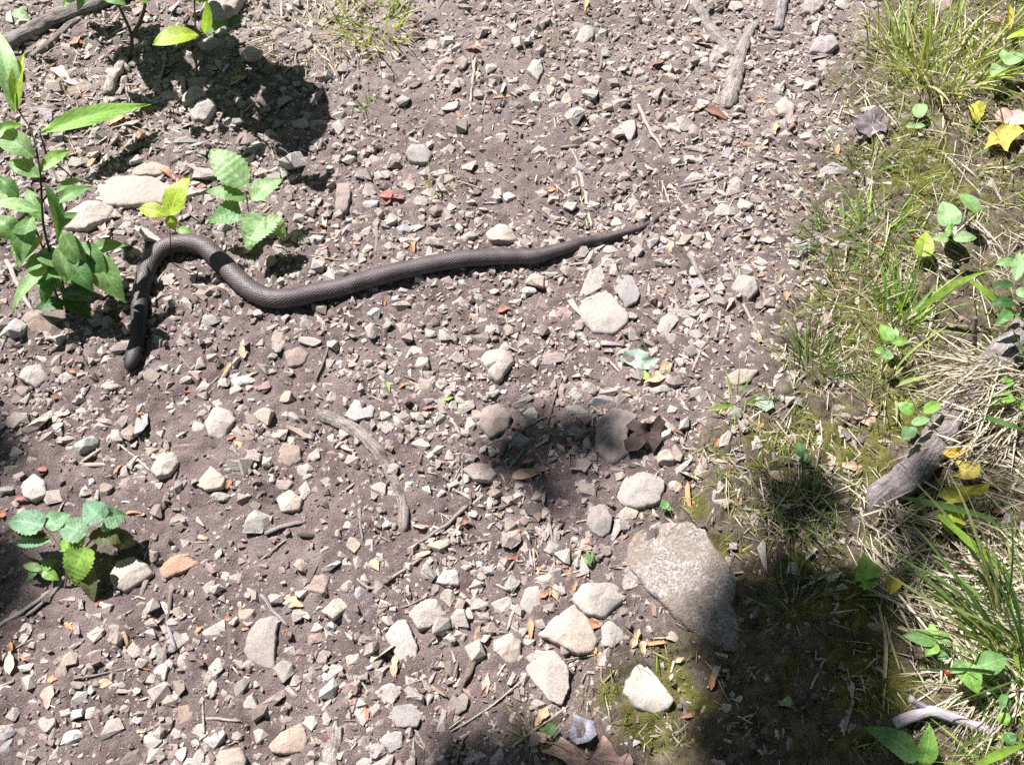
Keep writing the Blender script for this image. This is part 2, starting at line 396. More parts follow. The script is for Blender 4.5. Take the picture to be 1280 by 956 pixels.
def settle_labels():
    buckets = {}
    for p in PENDING:
        lab = " ".join(p[1] + [p[2], place(p[5], p[6])]); buckets.setdefault(lab, []).append(p)
    for lab, ps in buckets.items():
        if len(ps) == 1:
            tag(ps[0][0], lab, ps[0][3], ps[0][4]); continue
        ps.sort(key=lambda p: -p[7]); n = len(ps)
        if n == 2: names = ["larger " + lab, "smaller " + lab]
        elif n == 3: names = ["largest " + lab, "middle-sized " + lab, "smallest " + lab]
        else:
            names = ["largest " + lab, "second largest " + lab] + [None] * (n - 3) + ["smallest " + lab]
            rest = sorted(ps[2:-1], key=lambda p: p[6])
            ps = ps[:2] + rest + ps[-1:]
            k = n - 3
            for i in range(k):
                w = [""] if k == 1 else (["upper", "lower"] if k == 2 else ["upper", "middle", "lower"] if k == 3 else None)
                names[2 + i] = ("medium " + (w[i] + " " if w and w[i] else "") + lab) if w else "medium " + lab
        for p, nm in zip(ps, names): tag(p[0], nm, p[3], p[4])

# ------------------------------------------------------------------ snake
def catmull(P, n):
    P = np.asarray(P, float); P = np.vstack([2 * P[0] - P[1], P, 2 * P[-1] - P[-2]]); out = []
    for i in range(1, len(P) - 2):
        for t in np.linspace(0, 1, n, endpoint=False):
            a, b, c, d = P[i - 1], P[i], P[i + 1], P[i + 2]
            out.append(.5 * ((2 * b) + (c - a) * t + (2 * a - 5 * b + 4 * c - d) * t * t + (-a + 3 * b - 3 * c + d) * t ** 3))
    out.append(P[-2]); return np.array(out)
# photo x, y, width in pixels along the body, snout to tail tip
SN = [(162, 466, 6), (163, 461, 13), (165.5, 453, 18.5), (168, 443, 21.5), (170.5, 433, 21), (172.5, 422, 19.5), (173.5, 408, 20), (174, 392, 21), (175.5, 372, 22), (180, 350, 23), (188.5, 328, 24), (206, 310, 24.5), (232, 304, 25), (256, 310, 25.5),
      (275, 326, 26.5), (294, 346, 27), (314, 363, 27.5), (338, 373, 27.5), (362, 372.5, 27), (400, 366, 26.5), (440, 355.5, 26), (470, 347, 25.5), (503, 338.5, 25), (543, 330, 24.5), (584, 323.5, 24), (612, 321.5, 23.5), (641, 321.5, 22.5),
      (670, 320, 21), (697, 313, 18), (722, 305.5, 15), (746, 300, 12), (779, 291.5, 10), (803, 283.5, 8.4), (823, 272, 6.2), (835.5, 259, 4), (841, 249, 1.6)]
def build_snake():
    P = catmull(np.array(SN), 14)
    ctr = []
    for px, py, w in P:
        w = w * .93
        q = at(px, py, 0.012); r = w * .5 * mpp(q); q = at(px, py, r * .88); ctr.append([q[0], q[1], q[2], r])
    C = np.array(ctr)
    k = np.ones(25) / 25
    zs = np.convolve(np.r_[np.full(12, C[0, 2]), C[:, 2], np.full(12, C[-1, 2])], k, 'valid')
    lift = sstep(70, 10, np.arange(len(C))) * .006
    C[:, 2] = zs + .001 + lift
    d = np.r_[0, np.cumsum(np.linalg.norm(np.diff(C[:, :3], axis=0), axis=1))]
    Ltot = d[-1]; n = int(Ltot / .00095); s = np.linspace(0, Ltot, n)
    C = np.stack([np.interp(s, d, C[:, i]) for i in range(4)], 1)
    for x, y, z, r in C[::14]: occupy(x, y, r * 1.02)
    tan = np.gradient(C[:, :3], axis=0); tan /= np.linalg.norm(tan, axis=1)[:, None]
    up = np.array([0, 0, 1.]); side = np.cross(tan, up); side /= np.linalg.norm(side, axis=1)[:, None]; nrm = np.cross(side, tan)
    m = 110; th = np.linspace(0, 2 * np.pi, m, endpoint=False)        # 0 = right side, pi/2 = top
    rows = 22
    U = (th / (2 * np.pi) * rows)[None, :]; Vv = (s / .0062)[:, None] * np.ones((1, m)); U = U + 0 * Vv; SS, TT = np.meshgrid(s, th, indexing='ij'); U = U + .16 * vn(SS * 260, np.cos(TT) * 3, 21); Vv = Vv + .18 * vn(SS * 230, np.sin(TT) * 3 + np.cos(TT), 22)
    a, b = (U + Vv) / 1.0, (U - Vv) / 1.0
    fa, fb = a - np.floor(a), b - np.floor(b)
    edge = np.minimum(np.minimum(fa, 1 - fa), np.minimum(fb, 1 - fb)) * 2
    dome = sstep(0, .42, edge)
    along = (fa + (1 - fb)) / 2                   # rises towards the free rear edge of each scale
    keel = np.exp(-((fa + fb - 1) / .14) ** 2) * dome
    belly = sstep(-.35, -.75, np.sin(th))[None, :] * np.ones((n, 1))
    headw = sstep(.11, .03, s)[:, None]; neck_shade = sstep(.24, .08, s)[:, None]
    amp = (1 - belly) * (1 - .55 * headw)
    r = C[:, 3][:, None]
    disp = .6 * amp * np.minimum(r / .014, 1) * (.00085 * dome + .0005 * along * dome + .0004 * keel - .0008)
    flatk = 1 - .14 * (1 - headw) - .28 * headw
    cx = np.cos(th)[None, :] * (r + disp); cz = np.sin(th)[None, :] * (r * flatk + disp)
    cz = np.where(cz < 0, cz * .86, cz)
    Pn = C[:, None, :3] + cx[:, :, None] * side[:, None, :] + cz[:, :, None] * nrm[:, None, :]
    V = Pn.reshape(-1, 3)
    base = np.array([.088, .069, .073]); dark = np.array([.022, .017, .019]); bel = np.array([.30, .27, .24]); hd = np.array([.022, .021, .028])
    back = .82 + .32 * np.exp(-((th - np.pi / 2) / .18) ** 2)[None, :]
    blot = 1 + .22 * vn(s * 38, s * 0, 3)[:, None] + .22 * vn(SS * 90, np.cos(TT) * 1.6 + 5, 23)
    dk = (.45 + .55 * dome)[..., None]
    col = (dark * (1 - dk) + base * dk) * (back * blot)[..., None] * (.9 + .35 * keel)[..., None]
    col = col * (1 - belly[..., None]) + bel * belly[..., None]
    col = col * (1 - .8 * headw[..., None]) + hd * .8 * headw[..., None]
    col = col * (1 - .45 * neck_shade[..., None])  # shade over head and neck is darkened into the skin colour
    mouth = np.exp(-((np.sin(th) + .12) / .07) ** 2)[None, :] * sstep(.03, .022, s)[:, None]; col = col * (1 - .8 * mouth[..., None])
    i = np.arange(n - 1)[:, None] * m; j = np.arange(m)[None, :]; j2 = (j + 1) % m
    Q = np.stack([i + j, i + j2, i + m + j2, i + m + j], -1).reshape(-1, 4)
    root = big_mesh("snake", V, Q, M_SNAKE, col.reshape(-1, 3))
    # caps at snout and tail tip
    tag(root, "dark grey brown snake stretched in an S across the path", "snake")
    ih = int(.0165 / Ltot * n)
    for sg in (1, -1):
        p = C[ih, :3] + side[ih] * sg * C[ih, 3] * .86 + nrm[ih] * C[ih, 3] * .34
        e = ICO[2][0] * .0022 + p
        link_mesh("eye", e, ICO[2][1], M_EYE, parent=root)
        pn = C[4, :3] + side[4] * sg * C[4, 3] * .5 + nrm[4] * C[4, 3] * .3
        link_mesh("nostril", ICO[1][0] * .0006 + pn, ICO[1][1], M_EYE, parent=root)
    for idx, nm in ((0, "snout_tip"), (n - 1, "tail_tip")):
        rr = C[idx, 3]; e = ICO[2][0] * np.array([1, 1, .75]) * rr * .97 + C[idx, :3]
        link_mesh(nm, e, ICO[2][1], M_SNAKE, parent=root, vcol=np.tile([.04, .036, .04], (len(e), 1)))
build_snake()

# ------------------------------------------------------------------ stones with a traced outline
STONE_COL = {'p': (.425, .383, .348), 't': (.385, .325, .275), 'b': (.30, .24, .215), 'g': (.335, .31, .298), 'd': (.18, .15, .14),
             'r': (.33, .245, .225), 'w': (.51, .47, .43), 'v': (.34, .315, .325), 'o': (.46, .30, .19), 'l': (.38, .405, .36)}
STONE_WORD = {'p': "pale grey", 't': "tan", 'b': "brown", 'g': "grey", 'd': "dark", 'r': "reddish", 'w': "whitish", 'v': "purplish grey", 'o': "orange", 'l': "lichen green"}
def jitter(c, r, k=.09):
    f = 1 + r.normal() * k; return tuple(np.clip(np.array(c) * f * (1 + r.normal() * np.array([.03, 0, -.03])), .01, .9))
def poly_stone(t, pts, label, col='p', hk=.34, mat=None, cat="stone", name="stone", group=None, tilt=None, rough=0.0):
    r = np.random.default_rng(abs(int(pts[0][0] * 131 + pts[0][1] * 17)) % 99991)
    W = np.array([at(*t(*p)) for p in pts]); c = W[:, :2].mean(0)
    A = .5 * abs(np.dot(W[:, 0], np.roll(W[:, 1], 1)) - np.dot(W[:, 1], np.roll(W[:, 0], 1))); size = math.sqrt(A); H = max(hk * size, .010)
    # resample the outline, keep corners fairly sharp
    seg = np.linalg.norm(W[:, :2] - np.roll(W[:, :2], -1, 0), axis=1); cum = np.r_[0, np.cumsum(seg)]
    n = 72; u = np.linspace(0, cum[-1], n, endpoint=False); Wc = np.vstack([W, W[:1]])
    ox, oy = np.interp(u, cum, Wc[:, 0]), np.interp(u, cum, Wc[:, 1])
    k = np.array([.2, .6, .2])
    for _ in range(2):
        ox = k[0] * np.roll(ox, 1) + k[1] * ox + k[2] * np.roll(ox, -1); oy = k[0] * np.roll(oy, 1) + k[1] * oy + k[2] * np.roll(oy, -1)
    wob = 1 + .04 * vn(u / size * 6, u * 0 + r.uniform(0, 99), 5) + .03 * vn(u / size * 19, u * 0 + r.uniform(0, 99), 6)
    ox, oy = c[0] + (ox - c[0]) * wob, c[1] + (oy - c[1]) * wob
    z0 = max(float(gh(c[0], c[1])), float(np.mean(gh(W[:, 0], W[:, 1])))) + .0015
    prof = [(.95, -.75), (1.0, -.25), (1.02, .05), (1.012, .38), (.985, .70), (.95, .88), (.89, .965), (.77, .99), (.62, 1.0), (.46, 1.01), (.32, 1.02), (.18, 1.02), (.07, 1.02)]
    tl = r.normal(size=2) * .10 if tilt is None else np.array(tilt)
    sd = r.uniform(0, 50); V = []
    facets = []
    for _ in range(7):
        a = r.uniform(0, 2 * np.pi); e = r.uniform(.35, 1.15); nn = np.array([math.cos(a) * math.cos(e), math.sin(a) * math.cos(e), math.sin(e)])
        facets.append((nn, r.uniform(.5, .85)))
    ed = r.uniform(.75, 1.25, 8)
    for f, h in prof:
        x, y = c[0] + (ox - c[0]) * f, c[1] + (oy - c[1]) * f
        ang = np.arctan2(y - c[1], x - c[0]); hh = np.full(n, h)
        z = hh * H * (1 if h < .1 else (.93 + .24 * f * f * vn(np.cos(ang) * 1.6 * f + sd, np.sin(ang) * 1.6 * f, 4)))
        z = z + ((x - c[0]) * tl[0] + (y - c[1]) * tl[1]) * max(0, min(1, h * 1.5))
        q = H * (.13 if h > .2 else .03)
        z = z + q * vn(x / size * 5 + sd, y / size * 5, 9) + q * .6 * vn(x / size * 13 + sd, y / size * 13, 10) + q * .4 * vn(x / size * 29 + sd, y / size * 29, 11)
        if rough and h > 0: z = z + rough * (vn(x * 26 + sd, y * 26, 14) + .6 * vn(x * 70, y * 70 + sd, 15) + .35 * vn(x * 160, y * 160, 16))
        V.append(np.c_[x, y, z])
    V = np.concatenate(V)
    ctr = np.array([c[0], c[1], 0.0]); half = np.array([size * .62, size * .62, H * 1.15])
    L = (V - ctr) / half
    for nn, d in facets:
        kk = L @ nn; L -= np.outer(np.maximum(kk - d, 0) * (L[:, 2] > .12), nn) * .95
    V[:, 2] = (L * half)[:, 2]
    V = np.vstack([V, [c[0], c[1], V[-n:, 2].mean()]]); V[:, 2] += z0
    F = []
    for i in range(len(prof) - 1):
        for j in range(n):
            j2 = (j + 1) % n; F.append((i * n + j, i * n + j2, (i + 1) * n + j2, (i + 1) * n + j))
    b0 = (len(prof) - 1) * n
    F += [(b0 + j, b0 + (j + 1) % n, len(V) - 1) for j in range(n)]
    o = link_mesh(name, V, F, mat or M_STONE, origin=(c[0], c[1], z0), color=jitter(STONE_COL[col], r, .04))
    tag(o, label, cat, group)
    for f in (1.0, .75, .5, .25):
        for j in range(0, n, 3): occupy(c[0] + (ox[j] - c[0]) * f, c[1] + (oy[j] - c[1]) * f, .006)
    return o
FULL = lambda x, y: (x, y)
poly_stone(FULL, [(786, 690), (796, 665), (828, 654), (862, 652), (883, 664), (894, 690), (914, 712), (921, 728), (917, 766), (933, 795), (934, 810), (905, 816), (880, 800), (850, 780), (818, 748), (794, 722), (783, 704)],
           "large speckled granite boulder set in the ground at the moss edge", 'p', .16, M_GRANITE, "boulder", "boulder", tilt=(-.04, .03), rough=.0035)
for t, pts, lab, col, hk in [
    (TA, [(335, 705), (420, 668), (560, 672), (655, 700), (700, 722), (625, 765), (480, 778), (360, 765)], "long flat pale slab lying behind the two-leaved seedling", 'p', .16),
    (TA, [(470, 640), (560, 600), (640, 630), (600, 664), (520, 666)], "flat tan slab touching the back of the long pale slab", 't', .15),
    (TA, [(240, 795), (330, 757), (430, 778), (420, 820), (330, 872), (250, 862)], "rough pale rock between weed and two-leaved seedling", 'p', .25),
    (TA, [(735, 70), (770, 20), (850, -10), (920, 10), (890, 60), (830, 95)], "light rock behind the top sapling at the photo's upper edge", 'p', .3),
    (TA, [(710, 435), (740, 395), (800, 385), (810, 420), (775, 470), (725, 468)], "sharp cornered block beside the sapling's black shadow", 'p', .5),
    (TA, [(680, 400), (690, 355), (740, 332), (778, 370), (740, 395)], "squarish stone leaning behind the sharp cornered block", 'p', .5),
    (TE, [(885, 165), (920, 85), (975, 35), (990, 85), (985, 122), (920, 160)], "upper piece of the cracked pale slab below the tail", 'p', .14),
    (TE, [(885, 184), (990, 134), (1070, 230), (1070, 265), (1020, 305), (945, 300), (900, 260)], "largest piece of the cracked pale slab below the tail", 'p', .18),
    (TE, [(1005, 120), (1040, 85), (1085, 85), (1115, 150), (1105, 185), (1060, 200)], "rounded grey piece of the cracked slab below the tail", 'g', .2),
    (TE, [(520, 400), (550, 365), (640, 368), (650, 405), (590, 490), (560, 470)], "pale triangular stone standing out in the middle of the path", 'p', .4),
    (TE, [(945, 700), (960, 630), (1010, 575), (1090, 565), (1110, 600), (1065, 680), (1080, 750), (1010, 790), (950, 740)], "big grey stone in shade beside the dark crumpled leaf", 'b', .25),  # darker tone than its pale neighbours paints in the tree shade
    (TE, [(1020, 900), (1060, 830), (1130, 812), (1205, 850), (1190, 930), (1130, 950), (1060, 945)], "broad grey stone just above the granite boulder", 'g', .25),
    (TE, [(515, 640), (530, 580), (590, 562), (640, 600), (625, 660), (560, 690)], "smooth brown stone at the edge of the shade patch", 'b', .3),
    (TE, [(455, 805), (490, 785), (550, 790), (588, 825), (560, 855), (500, 850)], "blocky pale wedge stone below the shade patch twigs", 'p', .42),
    (TE, [(20, 610), (70, 520), (130, 575), (125, 610), (60, 628)], "pale pointed stone at the head of the long root", 'p', .25),
    (TE, [(1175, 290), (1195, 235), (1245, 220), (1260, 250), (1215, 312)], "slanted pale grey stone right of the cracked slab", 'p', .3),
    (TD, [(765, 640), (800, 580), (870, 590), (882, 625), (830, 692), (785, 690)], "chunky pale stone with a flat top below the head", 'p', .48),
    (TD, [(565, 815), (600, 755), (655, 740), (675, 775), (640, 830), (590, 842)], "pale pointed stone at the end of a straight straw", 'p', .45),
    (TD, [(730, 860), (790, 790), (845, 840), (835, 875), (770, 885)], "flat pale arrowhead stone on the dirt left of the root", 'p', .25),
    (TD, [(80, 470), (100, 425), (160, 418), (185, 465), (140, 505)], "lumpy pale stone near the left edge beside the head", 'p', .42),
    (TD, [(85, 860), (130, 820), (175, 850), (182, 900), (130, 925), (95, 905)], "round pale stone just above the wilted weed", 'w', .4),
    (TD, [(1075, 430), (1060, 370), (1100, 335), (1155, 370), (1130, 415)], "flat brown stone sunk in dirt below the snake's bend", 'b', .18),
    (TD, [(1030, 910), (1080, 878), (1130, 915), (1115, 955), (1050, 965)], "pale rounded stone on the dirt left of the long root", 'p', .35),
    (TD, [(1025, 760), (1055, 705), (1120, 720), (1125, 770), (1080, 800)], "brown stone in a row of three above the long root's side", 'b', .3),
    (TG, [(420, 255), (440, 200), (500, 178), (560, 215), (578, 245), (540, 280), (470, 318), (430, 300)], "big pale stone next to the wilted weed", 'p', .38),
    (TG, [(908, 530), (935, 450), (975, 405), (1045, 400), (1032, 470), (1022, 600), (970, 588), (925, 560)], "tall blue grey slab sunk upright in the lower dirt", 'g', .16),
    (TG, [(1005, 880), (1050, 830), (1125, 795), (1145, 850), (1135, 905), (1060, 915), (1015, 910)], "flat tan stone low on the path below the blue grey slab", 't', .22),
    (TG, [(785, 960), (790, 905), (900, 888), (922, 930), (915, 980), (800, 985)], "flat tan stone cut by the photo's bottom edge", 't', .2),
    (TG, [(1195, 385), (1240, 345), (1290, 318), (1300, 370), (1245, 420)], "pale slanted stone left of the pale flat slab", 'p', .25),
    (TH, [(255, 395), (310, 345), (360, 340), (400, 395), (350, 440), (295, 462)], "pale blocky stone above the pale flat slab", 'p', .38),
    (TH, [(165, 475), (215, 415), (250, 415), (290, 520), (285, 600), (250, 615), (200, 530)], "pale flat slab lying lengthwise on the lower path", 'p', .2),
    (TH, [(860, 345), (900, 285), (1000, 275), (1075, 290), (1070, 330), (980, 410), (910, 400)], "broad white grey stone nearest the granite boulder", 'p', .3),
    (TH, [(730, 470), (800, 400), (870, 362), (920, 400), (955, 490), (945, 535), (880, 545), (810, 510)], "large diamond shaped flat stone in the broad stones group", 'p', .26),
    (TH, [(970, 440), (1000, 415), (1050, 450), (1060, 480), (1010, 522), (975, 510)], "small pale stone right of the diamond shaped stone", 'p', .3),
    (TH, [(570, 530), (575, 490), (640, 467), (675, 500), (670, 570), (630, 585)], "squarish pale stone left of the diamond shaped stone", 'p', .36),
    (TH, [(685, 570), (720, 530), (800, 535), (850, 600), (855, 670), (820, 735), (770, 710), (700, 620)], "oval pale stone crossed by a thin dry stem", 'p', .3),
    (TH, [(1047, 690), (1065, 640), (1105, 580), (1135, 572), (1240, 715), (1225, 750), (1170, 772), (1090, 740)], "white wedge stone alone on moss at the lower middle", 'w', .38),
    (TH, [(350, 275), (390, 228), (440, 228), (448, 290), (390, 292)], "pale chunky stone below the curved grey twig", 'p', .4),
    (TH, [(665, 370), (690, 300), (740, 285), (752, 340), (715, 398)], "upright pale stone above the squarish pale stone", 'p', .35),
    (TH, [(175, 780), (205, 735), (270, 725), (310, 765), (290, 815), (210, 815)], "flat grey stone near the bottom beside a curved straw", 'g', .28),
    (TH, [(145, 860), (170, 825), (235, 830), (238, 885), (190, 910)], "grey stone below the flat grey stone with straw", 'g', .3),
    (TH, [(915, 60), (925, -10), (985, -20), (1012, 40), (1005, 90), (975, 112), (940, 95)], "rounded grey cobble above the broad flat stones", 'g', .35),
    (TB, [(540, 880), (590, 838), (640, 862), (662, 895), (630, 915), (560, 910)], "pale lumpy stone touching the snake's back", 'p', .35),
    (TB, [(245, 600), (265, 555), (310, 545), (345, 580), (330, 612), (275, 622)], "blue grey stone by the dry moss tuft above the snake", 'g', .4),
    (TB, [(1022, 490), (1050, 455), (1095, 455), (1098, 505), (1080, 538)], "pale shield shaped stone above the tail tip", 'p', .3),
    (TB, [(695, 275), (715, 230), (750, 235), (757, 280), (735, 310)], "pale upright stone in the middle of the upper path", 'p', .4),
    (TB, [(872, 155), (905, 110), (945, 108), (945, 150), (905, 172)], "pale flat topped stone near the top of the path", 'p', .4),
    (TB, [(-15, 800), (-10, 680), (30, 655), (45, 730), (30, 800)], "large flat brown stone above the snake's front half", 'b', .18),
    (TC, [(475, 205), (500, 155), (560, 145), (590, 180), (540, 215)], "blue grey stone left of the big grass clump", 'v', .35),
    (TC, [(445, 45), (470, -5), (525, 0), (530, 40), (490, 68)], "grey stone at the top edge beside the root end", 'g', .35),
    (TC, [(350, 400), (385, 370), (425, 400), (420, 435), (365, 432)], "pale flat stone right of the forked root", 'p', .3),
    (TC, [(515, 640), (560, 615), (630, 625), (625, 655), (545, 662)], "long flat grey stone half buried at the moss edge", 'g', .25),
    (TC, [(1030, 350), (1045, 290), (1100, 305), (1120, 330), (1060, 370)], "grey stone behind the big grass clump by yellow leaves", 'p', .35),
    (TC, [(905, -10), (1010, -15), (1010, 30), (970, 52), (930, 30)], "pinkish slab at the top edge behind the grass", 't', .25),
    (TF, [(185, 130), (215, 85), (270, 95), (290, 140), (250, 180)], "dark grey angular stone between slab and moss", 'g', .4),
    (TF, [(160, 465), (210, 435), (290, 440), (260, 480), (200, 495)], "flat tan stone behind the small grass sprig", 't', .25)]:
    poly_stone(t, pts, lab, col, hk)

